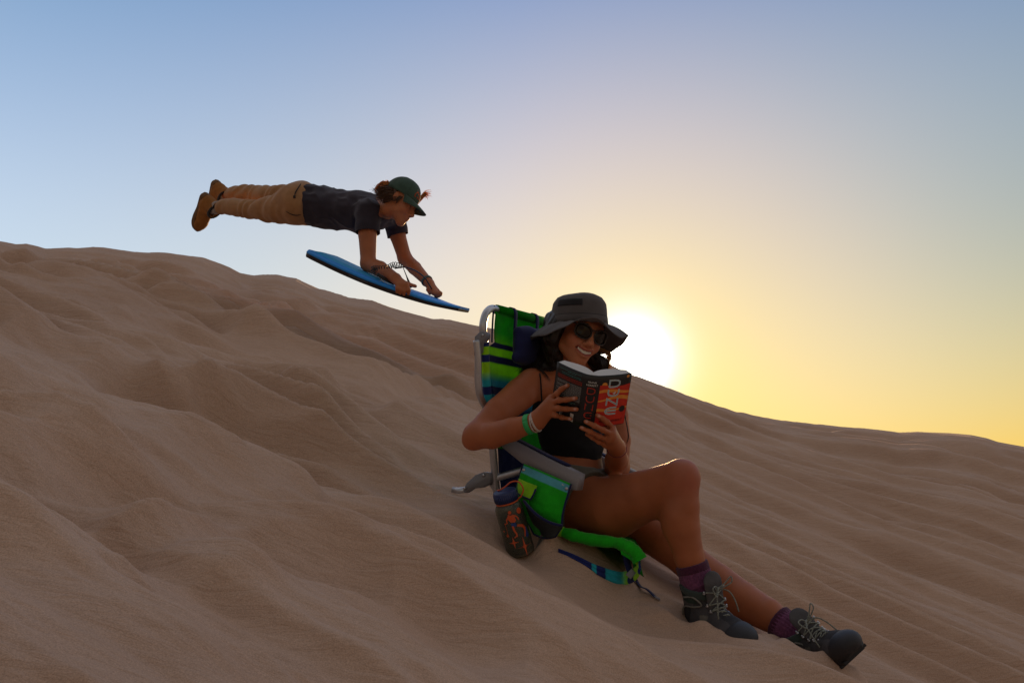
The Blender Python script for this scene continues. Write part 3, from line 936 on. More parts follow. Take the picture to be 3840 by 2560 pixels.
for i, p in enumerate(Pb):
    t = unit(Pb[min(i + 1, n - 1)] - Pb[max(i - 1, 0)]); h = hw_[i] * 2.5 / 1200.0
    nrm = unit(np.cross(t, (0, 0, 1))); row = []
    up = unit(np.array([0, 0.35, 1.0]))
    for j in range(13):
        v = j / 12; th_ = 0.006 * (abs(math.sin(2 * math.pi * v)) ** 0.6)
        row.append(p + up * h * v + nrm * th_ * min(1, hw_[i] / 15)); C.append(strap_col(i / (n - 1)))
    for j in range(12, -1, -1):
        v = j / 12; row.append(p + up * h * v - nrm * 0.003 * math.sin(math.pi * v)); C.append(strap_col(i / (n - 1)))
    G.append(row)
mb.grid(G); mb.c = C
strap = mb.build('shoulder_strap', M_stripe_opaque, chair)
mb = MB()
tail = [ground_hit(2383, 2182) + np.array([0, 0, .012]), ground_hit(2402, 2205) + np.array([0, 0, .006]), ground_hit(2428, 2222) + np.array([0, 0, .010]), ground_hit(2460, 2244) + np.array([0, 0, .004])]
P, _ = spline(tail, None, 5); mb.strip([p + np.array([0.004, 0.008, 0]) for p in P], [p - np.array([0.006, 0.010, -0.002]) for p in P])
mb.build('strap_tail', M_navy, strap, solid=0.002); mb = MB()
P, _ = spline([W(2345, 2066, 3.06), W(2350, 2100, 3.05), W(2362, 2140, 3.04), W(2380, 2176, 3.03)], None, 5)
mb.strip([p + np.array([0.010, 0, 0]) for p in P], [p - np.array([0.010, 0, 0]) for p in P])
mb.build('strap_webbing', M_navy, strap, solid=0.002)
mb = MB(); c = tail[3]; mb.box(c, (1, -.5, -.4), (0, 1, 0), (0, 0, 1), 0.026, 0.020, 0.006, 0.002); mb.build('strap_buckle', M_greyplastic, strap); mb = MB(); mb.box(W(2366, 2150, 3.03), (1, 0, -1), (0, 1, 0), (1, 0, 1), 0.02, 0.012, 0.026, 0.002)
mb.build('strap_buckle', M_greyplastic, strap)
# ================================================================ water bottle
bb = W(1956, 2076, 3.13); btop = W(1891, 1842, 3.105)
bax = unit(btop - bb); bx = unit(np.array([1, 0, 0]) - bax * bax[0]); by = np.cross(bax, bx)   # by points away from the viewer
if by[1] < 0: by = -by
bottle = empty('water_bottle', bb, 'smoky see-through water bottle with navy lid and orange space pictures, leaning beside the chair', 'bottle')
BH = 0.214; BR = 0.0445
M_smoke, n_, p_ = new_mat('smoky_plastic')
p_.inputs['Base Color'].default_value = (0.42, 0.43, 0.36, 1); p_.inputs['Roughness'].default_value = 0.12
p_.inputs['Transmission Weight'].default_value = 0.90; p_.inputs['IOR'].default_value = 1.35
tc = n_.nodes.new('ShaderNodeTexNoise'); tc.inputs['Scale'].default_value = 60
mr = n_.nodes.new('ShaderNodeMapRange'); mr.inputs[3].default_value = 0.08; mr.inputs[4].default_value = 0.3
n_.links.new(tc.outputs[0], mr.inputs[0]); n_.links.new(mr.outputs[0], p_.inputs['Roughness'])
M_lid = mat('navy_lid', (0.02, 0.035, 0.13), rough=0.45, var=0.08)
M_orange = mat('orange_plastic', (0.62, 0.09, 0.015), rough=0.5, var=0.06)
M_print = mat('orange_print', (0.60, 0.085, 0.02), rough=0.6, var=0.08)
M_printblue = mat('blue_print', (0.015, 0.05, 0.22), rough=0.6, var=0.08)
def lathe(mb, prof, o, ax, e1, e2, seg=40, mi=0, cap=True):
    vs = []
    for (r, h) in prof:
        for k in range(seg):
            a = 2 * math.pi * k / seg; vs.append(o + ax * h + e1 * r * math.cos(a) + e2 * r * math.sin(a))
    fs = [(i * seg + k, i * seg + (k + 1) % seg, (i + 1) * seg + (k + 1) % seg, (i + 1) * seg + k) for i in range(len(prof) - 1) for k in range(seg)]
    if cap: fs.append(tuple(range(seg))[::-1]); fs.append(tuple((len(prof) - 1) * seg + k for k in range(seg)))
    mb.add(vs, fs, mi)
mb = MB()
lathe(mb, [(0.030, 0.0), (0.036, 0.001), (0.0425, 0.006), (BR, 0.014), (BR, 0.150), (0.0435, 0.158), (0.040, 0.166), (0.034, 0.172), (0.0315, 0.176), (0.0315, 0.19),
           (0.0295, 0.19), (0.0295, 0.172), (0.038, 0.163), (0.0415, 0.15), (0.0415, 0.015), (0.035, 0.005), (0.02, 0.004)], bb, bax, bx, by)
mb.build('bottle_body', M_smoke, bottle)
M_water, n_, p_ = new_mat('tea_water')
p_.inputs['Base Color'].default_value = (0.10, 0.11, 0.07, 1); p_.inputs['Roughness'].default_value = 0.02
p_.inputs['Transmission Weight'].default_value = 0.85; p_.inputs['IOR'].default_value = 1.33
nz_ = n_.nodes.new('ShaderNodeTexNoise'); nz_.inputs['Scale'].default_value = 20
rp_ = n_.nodes.new('ShaderNodeValToRGB'); rp_.color_ramp.elements[0].color = (0.16, 0.17, 0.11, 1); rp_.color_ramp.elements[1].color = (0.26, 0.27, 0.18, 1)
n_.links.new(nz_.outputs[0], rp_.inputs[0]); n_.links.new(rp_.outputs[0], p_.inputs['Base Color'])
mb = MB()
lathe(mb, [(0.02, 0.0045), (0.034, 0.0055), (0.0408, 0.016), (0.0408, 0.135), (0.0405, 0.137)], bb, bax, bx, by)
mb.build('water', M_water, bottle)
mb = MB()
prof = [(0.030, 0.179), (0.0375, 0.179), (0.0375, 0.205), (0.0360, 0.2105), (0.030, 0.213), (0.012, 0.2135)]
lathe(mb, prof, bb, bax, bx, by, seg=48)
for k in range(36):
    a = 2 * math.pi * k / 36; c = bb + bax * 0.193 + (bx * math.cos(a) + by * math.sin(a)) * 0.0377
    mb.box(c, bx * math.cos(a) + by * math.sin(a), -bx * math.sin(a) + by * math.cos(a), bax, 0.0016, 0.003, 0.022, 0.0)
mb.build('lid', M_lid, bottle)
mb = MB()
ring = [bb + bax * 0.175 + (bx * math.cos(a) + by * math.sin(a)) * 0.0345 for a in np.linspace(0, 2 * math.pi, 28)[:-1]]
mb.tube(ring, 0.0028, seg=8, closed=True)
lp = [bb + bax * 0.177 + bx * 0.035 - by * 0.006, bb + bax * 0.185 + bx * 0.049 - by * 0.010, bb + bax * 0.205 + bx * 0.060 - by * 0.010, bb + bax * 0.228 + bx * 0.052 - by * 0.006,
      bb + bax * 0.2335 + bx * 0.030 - by * 0.003, bb + bax * 0.222 + bx * 0.005, bb + bax * 0.216 - bx * 0.014 + by * 0.002, bb + bax * 0.2155 - bx * 0.02 + by * 0.01]
mb.tube(lp, 0.0024, seg=8, sub=6)
mb.build('lid_loop', M_orange, bottle)
# printed pictures wrapped on the wall: (u mm round the wall from the viewer's side, v mm up)
def wrap(u, v, off=0.0006):
    a = -math.pi / 2 + u / BR
    return bb + bax * v + (bx * math.cos(a) + by * math.sin(a)) * (BR + off)
def decal(mb, pts, off=0.0006):
    """fill a small 2-D outline (metres) as a star fan from its middle, wrapped on the bottle"""
    P = np.array(pts, float); c = P.mean(0); n = len(P)
    vs = [wrap(c[0], c[1], off)] + [wrap(p[0], p[1], off) for p in P]
    mb.add(vs, [(0, 1 + i, 1 + (i + 1) % n) for i in range(n)])
def stroke(mb, pts, w, off=0.0006):
    P = [np.array(p, float) for p in pts]; w = w if hasattr(w, '__len__') else [w] * len(P)
    for i in range(len(P) - 1):
        d = unit(P[i + 1] - P[i]); q = np.array([-d[1], d[0]])
        vs = [wrap(*(P[i] + q * w[i] / 2), off), wrap(*(P[i] - q * w[i] / 2), off), wrap(*(P[i + 1] - q * w[i + 1] / 2), off), wrap(*(P[i + 1] + q * w[i + 1] / 2), off)]
        mb.add(vs, [(0, 1, 2, 3)])
def star(mb, c, r, k=4, inner=0.22, rot=0.0, off=0.0006):
    pts = []
    for i in range(2 * k):
        a = math.pi * i / k + rot + math.pi / 2; q = r if i % 2 == 0 else r * inner
        pts.append((c[0] + q * math.cos(a), c[1] + q * math.sin(a) * (1.15 if i % 2 == 0 else 1)))
    decal(mb, pts, off)
def disc(mb, c, r, off=0.0006, ky=1.0): decal(mb, [(c[0] + r * math.cos(a), c[1] + ky * r * math.sin(a)) for a in np.linspace(0, 2 * math.pi, 20)[:-1]], off)
mb = MB()
disc(mb, (0.033, 0.148), 0.0085, ky=1.15)
star(mb, (0.020, 0.035), 0.028, 4, 0.16); disc(mb, (0.020, 0.035), 0.006, 0.0009)
star(mb, (-0.010, 0.055), 0.017, 4, 0.24); star(mb, (-0.024, 0.080), 0.006, 8, 0.45); disc(mb, (-0.034, 0.095), 0.0028)
stroke(mb, [(-0.022, 0.122), (-0.022, 0.083)], 0.0010)
# small walking figure with backpack
decal(mb, [(-0.006, 0.146), (0.012, 0.143), (0.015, 0.123), (0.010, 0.118), (-0.002, 0.120), (-0.008, 0.130)])
stroke(mb, [(-0.005, 0.140), (-0.014, 0.130), (-0.014, 0.120), (-0.024, 0.118)], [0.005, 0.004, 0.003, 0.003])
stroke(mb, [(0.013, 0.140), (0.021, 0.132), (0.024, 0.122)], [0.005, 0.004, 0.004])
disc(mb, (0.002, 0.152), 0.0055)
stroke(mb, [(0.000, 0.108), (0.001, 0.094), (0.006, 0.080), (0.004, 0.072)], [0.006, 0.006, 0.005, 0.006]); stroke(mb, [(0.002, 0.074), (-0.004, 0.070)], 0.004)
# curling arm shape
stroke(mb, [(0.014, 0.106), (0.024, 0.103), (0.034, 0.097), (0.037, 0.086), (0.034, 0.075), (0.030, 0.064)], [0.007, 0.008, 0.009, 0.008, 0.006, 0.003])
mb.build('orange_picture', M_print, bottle, smooth=False)
mb = MB()
decal(mb, [(-0.004, 0.118), (0.011, 0.117), (0.013, 0.106), (0.003, 0.104), (-0.003, 0.108)], 0.0004)
mb.build('blue_picture', M_printblue, bottle, smooth=False); mb = MB()
decal(mb, [(0.038, 0.092), (0.046, 0.090), (0.048, 0.062), (0.040, 0.056), (0.034, 0.062), (0.037, 0.075)], 0.0004)
mb.build('blue_picture', M_printblue, bottle, smooth=False)

# ================================================================ open paperback
bo = W(2196, 1598, 2.985) ; bt_ = W(2226, 1403, 2.915)
b_u = unit(bt_ - bo); BKH = 0.172
view = unit(bo)
b_r = unit(np.cross(np.cross(b_u, (1, 0, -0.12)), b_u)); b_n = unit(np.cross(b_r, b_u)) 
if b_n[1] < 0: b_n = -b_n
if b_r[0] < 0: b_r = -b_r
book = empty('book', bo, 'thick open paperback with black spine and red and ochre cover, held by seated woman', 'book')
BKW = 0.107; SPW = 0.042
AL = R(36); AR_ = R(27)
def bk(r, u, n): return bo + b_r * r + b_u * u + b_n * n
dL = -b_r * math.cos(AL) + b_n * math.sin(AL); nL = b_r * math.sin(AL) + b_n * math.cos(AL)
dR = b_r * math.cos(AR_) + b_n * math.sin(AR_); nR = -b_r * math.sin(AR_) + b_n * math.cos(AR_)
sL = lambda u: bk(-SPW / 2, u, 0); sR = lambda u: bk(SPW / 2, u, 0)
M_black = mat('black_cover', (0.012, 0.011, 0.012), rough=0.42, var=0.1, nscale=60)
M_page = mat('page_edges', (0.62, 0.60, 0.58), rough=0.8, var=0.05, nscale=30, stretch=(1, 1, 1), bump=0.3, bscale=900)
M_red = mat('red_cover', (0.60, 0.026, 0.010), rough=0.45, var=0.12, nscale=50)
M_ochre = mat('ochre_cover', (0.80, 0.30, 0.04), rough=0.45, var=0.15, nscale=50)
M_white = mat('white_lettering', (0.75, 0.76, 0.74), rough=0.5, var=0.03)
M_cyan = mat('blue_lettering', (0.16, 0.42, 0.55), rough=0.5, var=0.03)
M_redtxt = mat('red_lettering', (0.45, 0.03, 0.012), rough=0.5, var=0.08)
M_greytxt = mat('grey_lettering', (0.32, 0.32, 0.32), rough=0.6, var=0.05)
M_teal = mat('teal_lettering', (0.05, 0.22, 0.22), rough=0.6, var=0.05)
def coverL(a, u, off=0.0):  # a 0..1 from spine to outer edge, off toward the viewer
    return sL(u) + dL * BKW * a - nL * off - nL * 0.0035 * math.sin(math.pi * a)
def coverR(a, u, off=0.0):
    return sR(u) + dR * BKW * a - nR * off - nR * 0.0035 * math.sin(math.pi * a)
def spineP(a, u, off=0.0):  # a -1..1
    return bk(a * SPW / 2, u, -0.004 * (1 - a * a) - off)
mb = MB(); A_ = np.linspace(0, 1, 12); U_ = np.linspace(0, BKH, 8)
mb.grid([[coverL(a, u) for a in A_[::-1]] + [spineP(a, u) for a in np.linspace(-1, 1, 9)[1:-1]] + [coverR(a, u) for a in A_] for u in U_])
mb.build('cover', M_black, book, solid=0.0012)
def halfblock(cov, dd, nn, sgn):
    T = 0.024
    inner = [cov(a, 0) + nn * 0.002 for a in np.linspace(0.0, 0.97, 10)]
    c0 = bk(0, 0, 0.002 + 0.018)
    p2 = cov(0.97, 0) + nn * (0.002 + T) - dd * 0.004
    top = []
    for t in np.linspace(0, 1, 14):
        # page surface: bulges up from the outer corner and dives into the gutter
        q = lerp(p2, c0, t) + nn * 0.013 * math.sin(math.pi * min(t, 1)) * (0.6 + 0.7 * t)
        top.append(q)
    mid = bk(0, 0, 0.0015)
    return inner + top + [mid]
for (cov, dd, nn, sg) in ((coverL, dL, nL, -1), (coverR, dR, nR, 1)):
    out = halfblock(cov, dd, nn, sg); n = len(out); mb = MB()
    lo_ = [p + b_u * 0.001 for p in out]; hi_ = [p + b_u * (BKH - 0.001) for p in out]
    mb.add(lo_ + hi_, [(i, (i + 1) % n, n + (i + 1) % n, n + i) for i in range(n)])
    bm = bmesh.new()
    # the outline is star shaped about a point between the boards: fan caps
    c = np.mean(out[:10], 0) * 0.5 + np.mean(out[10:24], 0) * 0.5
    for (rows, lev) in ((lo_, 0.001), (hi_, BKH - 0.001)):
        mb.add(rows + [c + b_u * lev], [(i, (i + 1) % n, n) for i in range(n)])
    bm.free()
    mb.build('page_block', M_page, book, smooth=False)
# ---- front cover picture: bands of red and ochre sand, two moons
def art(mb, cov, pts, off, cy=None):
    """fill between lower and upper curve; pts = list of (a, u_low, u_high)"""
    A = [cov(a, lo, off) for a, lo, hi in pts]; B = [cov(a, hi, off) for a, lo, hi in pts]
    mb.strip(A, B)
aa = np.linspace(0.03, 0.99, 26)
mb = MB(); art(mb, coverR, [(a, 0.002, 0.137 + 0.003 * math.sin(a * 6 + 1.0)) for a in aa], 0.0010)
mb.build('red_sand_picture', M_red, book, smooth=False)
mb = MB()
for (u0, w, am, ph_, fr_) in ((0.118, 0.0085, 0.006, 0.3, 4.2), (0.093, 0.0105, 0.007, -1.4, 4.5), (0.058, 0.0085, 0.003, 2.0, 5.0)):
    art(mb, coverR, [(a, u0 + am * math.sin(a * fr_ + ph_) - w * (0.5 + 0.5 * math.sin(a * 3.1 + ph_)) * 0.7 - 0.002, u0 + am * math.sin(a * fr_ + ph_) + w * 0.3) for a in aa], 0.0013)
def cdisc(mb, cov, a, u, r, off):
    P = [cov(a + r * math.cos(t) / BKW, u + r * math.sin(t), off) for t in np.linspace(0, 2 * math.pi, 22)[:-1]]
    mb.add([cov(a, u, off)] + P, [(0, 1 + i, 1 + (i + 1) % 21) for i in range(21)])
cdisc(mb, coverR, 0.17, 0.1405, 0.0085, 0.0007); cdisc(mb, coverR, 0.88, 0.163, 0.0048, 0.0007)
mb.build('ochre_picture', M_ochre, book, smooth=False)
mb = MB(); cdisc(mb, coverR, 0.84, 0.055, 0.0105, 0.0017); mb.build('seal', M_black, book, smooth=False)
# ---- title lettering: four rounded strokes letters one above the other
def letter_paths(ch):
    if ch == 'D': return [[(0, 0), (0, 1), (0.5, 1), (0.78, 0.93), (0.97, 0.75), (1, 0.5), (0.97, 0.25), (0.78, 0.07), (0.5, 0), (0, 0)]]
    if ch == 'U': return [[(0, 1), (0, 0.45), (0.1, 0.16), (0.32, 0.02), (0.55, 0), (0.78, 0.05), (0.95, 0.22), (1, 0.45), (1, 1)]]
    if ch == 'N': return [[(0, 0), (0, 1), (1, 0), (1, 1)]]
    if ch == 'E': return [[(1, 0), (0.4, 0), (0.12, 0.15), (0, 0.5), (0.12, 0.85), (0.4, 1), (1, 1)], [(0.06, 0.5), (1, 0.5)]]
def letter(mb, cov, ch, x0, u0, w, h, sw, off, aw):
    for path in letter_paths(ch):
        P = [np.array([x0 + px_ * w, u0 + py_ * h]) for px_, py_ in path]
        Q = []
        for i, p in enumerate(P):
            d1 = unit(P[i] - P[i - 1]) if i else unit(P[1] - P[0]); d2 = unit(P[i + 1] - P[i]) if i < len(P) - 1 else d1
            m_ = unit(d1 + d2); q = np.array([-m_[1], m_[0]]); k = sw / 2 / max(0.45, abs(float(np.dot(m_, d1))))
            Q.append((p + q * k, p - q * k))
        mb.strip([cov(q[0][0] / aw, q[0][1], off) for q in Q], [cov(q[1][0] / aw, q[1][1], off) for q in Q])
TL = [('D', 0.133, 0.022), ('U', 0.103, 0.022), ('N', 0.072, 0.022), ('E', 0.042, 0.021)]
for (nm, mt, sw, off) in (('title_outline', M_white, 0.0052, 0.0018), ('title_inlay', M_cyan, 0.0022, 0.0021)):
    mb = MB()
    for i, (ch, u0, h) in enumerate(TL):
        letter(mb, coverR, ch, 0.033 - 0.0006 * i, u0, 0.034 + 0.001 * i, h, sw, off + 0.00001 * i, BKW)
    mb.build(nm, mt, book, smooth=False)
mb = MB()
for i, (ch, u0, h) in enumerate([('D', 0.111, 0.019), ('U', 0.084, 0.019), ('N', 0.057, 0.019), ('E', 0.031, 0.018)]):
    letter(mb, lambda a, u, o: spineP(a, u, o), ch, -0.0110, u0, 0.0225, h, 0.0030, 0.0012 + 0.00001 * i, SPW / 2)
mb.build('spine_title', M_redtxt, book, smooth=False)
def text_mesh(mb, body, size, place, align='CENTER'):
    cu = bpy.data.curves.new('t', 'FONT'); cu.body = body; cu.size = size; cu.align_x = align; cu.resolution_u = 2
    o = bpy.data.objects.new('t', cu); COL.objects.link(o)
    bpy.context.view_layer.update()
    dg = bpy.context.evaluated_depsgraph_get(); me = bpy.data.meshes.new_from_object(o.evaluated_get(dg))
    mb.add([place(v.co.x, v.co.y) for v in me.vertices], [tuple(p.vertices) for p in me.polygons])
    bpy.data.objects.remove(o); bpy.data.curves.remove(cu); bpy.data.meshes.remove(me)
mb = MB()
text_mesh(mb, "FRANK", 0.0086, lambda x, y: spineP((x + 0.0005) / (SPW / 2), 0.146 + y, 0.0012))
text_mesh(mb, "HERBERT", 0.0086, lambda x, y: spineP((x + 0.0005) / (SPW / 2), 0.1365 + y, 0.0012))
mb.build('author_name', M_white, book, smooth=False)
mb = MB()
text_mesh(mb, "FRANK HERBERT", 0.0105, lambda x, y: coverR((x + 0.056) / BKW, 0.0145 + y, 0.0018))
mb.build('author_line', M_black, book, smooth=False)
mb = MB()   # small white bird mark inside the U
P = [(0.046, 0.112), (0.053, 0.1135), (0.055, 0.120), (0.057, 0.113), (0.0535, 0.108), (0.053, 0.106), (0.051, 0.110)]
mb.add([coverR(a / BKW, u, 0.0022) for a, u in P], [tuple(range(len(P)))])
mb.build('bird_mark', M_white, book, smooth=False)
# ---- back cover blurb: rows of very small words
rnd = random.Random(3)
def blurb(nm, mt, rows):
    mb = MB()
    for (u, a0, a1) in rows:
        a = a0
        while a < a1:
            w = rnd.uniform(0.02, 0.07); e = min(a + w, a1)
            mb.add([coverL(a, u, 0.0012), coverL(e, u, 0.0012), coverL(e, u + 0.0014, 0.0012), coverL(a, u + 0.0014, 0.0012)], [(0, 1, 2, 3)])
            a = e + 0.012
    mb.build(nm, mt, book, smooth=False)
blurb('teal_blurb', M_teal, [(0.160, 0.12, 0.86), (0.156, 0.30, 0.60), (0.150, 0.14, 0.80), (0.146, 0.12, 0.78)])
blurb('teal_blurb', M_teal, [(0.064, 0.2, 0.7), (0.060, 0.3, 0.6)])
blurb('red_blurb', M_redtxt, [(0.139 - 0.0032 * k, 0.08, 0.93 - 0.02 * (k % 2)) for k in range(4)])
blurb('grey_blurb', M_greytxt, [(0.1225 - 0.0031 * k, 0.08, (0.93, 0.9, 0.93, 0.6)[k % 4]) for k in range(17)])
mb = MB()
mb.add([coverL(a, u, 0.0012) for a, u in ((0.20, 0.004), (0.68, 0.004), (0.68, 0.030), (0.20, 0.030))], [(0, 1, 2, 3)]); mb.build('barcode_panel', M_page, book, smooth=False)
mb = MB(); a = 0.36
while a < 0.62:
    w = rnd.choice((0.004, 0.007, 0.011)); mb.add([coverL(q, u, 0.0015) for q, u in ((a, 0.010), (a + w, 0.010), (a + w, 0.027), (a, 0.027))], [(0, 1, 2, 3)]); a += w + rnd.choice((0.006, 0.010))
mb.build('barcode', M_black, book, smooth=False)
# ================================================================ people: shared builders
def skin_mat(name, base, sp=0.4):
    return mat(name, base, rough=0.52, var=0.10, nscale=18, bump=0.2, bscale=500, spec=0.3, sss=0.25, vcol=True)
M_skinw = skin_mat('tanned_skin', None)
M_skinm = skin_mat('fair_skin', None)
SKW = np.array((0.38, 0.120, 0.049)); SKM = np.array((0.42, 0.150, 0.065))
LIPW = np.array((0.36, 0.085, 0.065))
def col_blend(cols, w, c): return cols * (1 - w[:, None]) + np.asarray(c)[None, :] * w[:, None]

def head_ops(s, o, r, u, n, female=True):
    """skull, jaw, nose, lips, ears in head coordinates: x to the face's left, y up, z forward; eyes at y=0"""
    s.frame(o, r, u, n)
    w = 1.0 if female else 1.03
    s.ell((0, .036, -.016), (.071 * w, .078, .089), 0.01)
    s.ell((0, -.012, .022), (.063 * w, .078, .066), 0.03)
    s.cone((-.040 * w, -.062, .018), (-.012, -.100, .062), .020, .016, 0.03)
    s.cone((.040 * w, -.062, .018), (.012, -.100, .062), .020, .016, 0.03)
    s.ell((0, -.102, .070), (.021, .015 if female else .018, .017), 0.018)
    s.ell((0, -.064, .056), (.036, .034, .037), 0.022)                       # muzzle
    for e in (-1, 1):
        s.ell((e * .040, -.036, .056), (.024, .021, .022), 0.022)             # cheek
        s.cone((e * .012, .022, .081), (e * .044, .022, .064), .010, .009, 0.014)   # brow
        s.ell((e * .031, .001, .088), (.017, .012, .012), 0.012, op='-')      # socket
        s.ell((e * .031, .000, .070), (.0135, .0125, .0125), 0.004)           # eyeball / lids
        s.cone((e * .072, .006, -.008), (e * .076, -.030, .000), .010, .007, 0.01, flat=((1, 0, 0), 0.6))
        s.ell((e * .079, .004, -.014), (.006, .026, .016), 0.008)             # ear
        s.ell((e * .0125, -.040, .094), (.0075, .0065, .009), 0.006)          # nostril wing
    s.cone((0, .014, .083), (0, -.030, .104), .0085, .0105, 0.012)
    s.ell((0, -.033, .107), (.0105, .0095, .010), 0.008)
    if female:
        for x in np.linspace(-.029, .029, 9):                                  # open smile
            q = 1 - (x / .033) ** 2
            s.ell((x, -.0665 + 9.0 * x * x - 0.001, .092 - 7 * x * x), (.006, .0020 + .0080 * q, .014), 0.003, op='-')
        up = [(x, -.0562 + 6.6 * x * x, .0945 - 9.5 * x * x) for x in np.linspace(-.031, .031, 9)]
        lo = [(x, -.0785 + 17.5 * x * x, .0915 - 9.0 * x * x) for x in np.linspace(-.031, .031, 9)]
        s.chain(up, [.0022, .0030, .0033, .0036, .0034, .0036, .0033, .0030, .0022], 0.003)
        s.chain(lo, [.0022, .0034, .0042, .0046, .0048, .0046, .0042, .0034, .0022], 0.003)
    else:
        s.chain([(x, -.062, .0935 - 11 * x * x) for x in np.linspace(-.023, .023, 7)], [.002, .003, .0042, .0038, .0042, .003, .002], 0.004)
        s.chain([(x, -.0715, .0910 - 11 * x * x) for x in np.linspace(-.021, .021, 7)], [.002, .004, .005, .0055, .005, .004, .002], 0.004)
        s.cone((-.030, -.0668, .088), (.030, -.0668, .088), .0014, .0014, 0.003, op='-')
        s.ell((0, -.055, .096), (.018, .004, .004), 0.006)
    s.frame()
def head_local(V, o, r, u, n):
    A = np.column_stack([r, u, n]); return (V - o) @ A
def face_paint(V, cols, o, r, u, n, female=True):
    L = head_local(V, o, r, u, n); x, y, z = L[:, 0], L[:, 1], L[:, 2]
    near = (np.abs(x) < .09) & (np.abs(y) < .13) & (np.abs(z) < .13)
    if female:
        cy = -.066 + 9 * x * x
        w = np.exp(-((y - cy) / .0115) ** 6) * np.exp(-(x / .031) ** 8) * (z > .055)
        cols = col_blend(cols, w * near, LIPW)
        w = np.exp(-((y - cy) / .0062) ** 6) * np.exp(-(x / .027) ** 8) * (z < .089 - 7 * x * x) * (z > .05)
        cols = col_blend(cols, w * near, (0.05, 0.01, 0.01))
    else:
        w = np.exp(-((y + .067) / .009) ** 4) * np.exp(-(x / .024) ** 6) * (z > .07)
        cols = col_blend(cols, 0.6 * w * near, LIPW * 0.8)
        w = np.exp(-((y + .080) / .030) ** 4) * (z > .02) * (np.abs(x) < .06) * (y < -.05)     # stubble
        cols = col_blend(cols, 0.28 * w * near, (0.10, 0.05, 0.03))
        w = np.exp(-((y + .0545) / .005) ** 4) * np.exp(-(x / .024) ** 6) * (z > .07)
        cols = col_blend(cols, 0.6 * w * near, (0.06, 0.03, 0.02))
        for e in (-1, 1):
            w = np.exp(-(((x - e * .031) / .012) ** 2 + ((y) / .0045) ** 2) ** 2) * (z > .05)
            cols = col_blend(cols, 0.85 * w * near, (0.03, 0.02, 0.015))
            w = np.exp(-(((x - e * .030) / .019) ** 4 + ((y - .023) / .0050) ** 4)) * (z > .05)
            cols = col_blend(cols, 0.8 * w * near, (0.05, 0.025, 0.015))
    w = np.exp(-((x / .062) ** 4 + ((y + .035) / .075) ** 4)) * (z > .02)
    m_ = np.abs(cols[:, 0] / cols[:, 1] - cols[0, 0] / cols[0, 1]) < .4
    cols = col_blend(cols, 0.55 * w * near * m_, (0.60, 0.25, 0.14))  # front of the face painted lighter, standing in for light on it
    for e in (-1, 1):
        w = np.exp(-(((x - e * .042) / .02) ** 2 + ((y + .034) / .018) ** 2)) * (z > .03)
        cols = col_blend(cols, 0.25 * w * near, (0.50, 0.13, 0.09))
    return cols
def finger(s, pts, r0=.0082, r1=.0064, k=0.004):
    n = len(pts); s.chain(pts, [r0 + (r1 - r0) * i / (n - 1) for i in range(n)], k)
    for p, i in zip(pts[1:-1], range(1, n - 1)): s.ell(p, [1.06 * (r0 + (r1 - r0) * i / (n - 1))] * 3, 0.003)
def strands(mb, paths, n, rad=0.0008, jit=0.01, seed=1, seg=4, sub=4, taper=True):
    rr = random.Random(seed)
    for _ in range(n):
        i = rr.random() * (len(paths) - 1); a = int(i); f = i - a
        A = paths[a]; B = paths[min(a + 1, len(paths) - 1)]; m = min(len(A), len(B))
        off = np.array([rr.gauss(0, 1) for _ in range(3)]) * jit; o2 = np.array([rr.gauss(0, 1) for _ in range(3)]) * jit
        ph = rr.random() * 6; P = []
        for j in range(m):
            t = j / (m - 1)
            P.append(lerp(A[j], B[j], f) + off * (0.35 + 0.65 * t) + o2 * t * t + np.array([math.sin(ph + 5 * t), math.cos(ph * 2 + 4 * t), math.sin(ph * 3 + 6 * t)]) * jit * 0.4)
        q = [rad * (1 - 0.75 * (j / (m - 1)) ** 2) if taper else rad for j in range(m)]
        mb.tube(P, q, seg=seg, sub=sub)

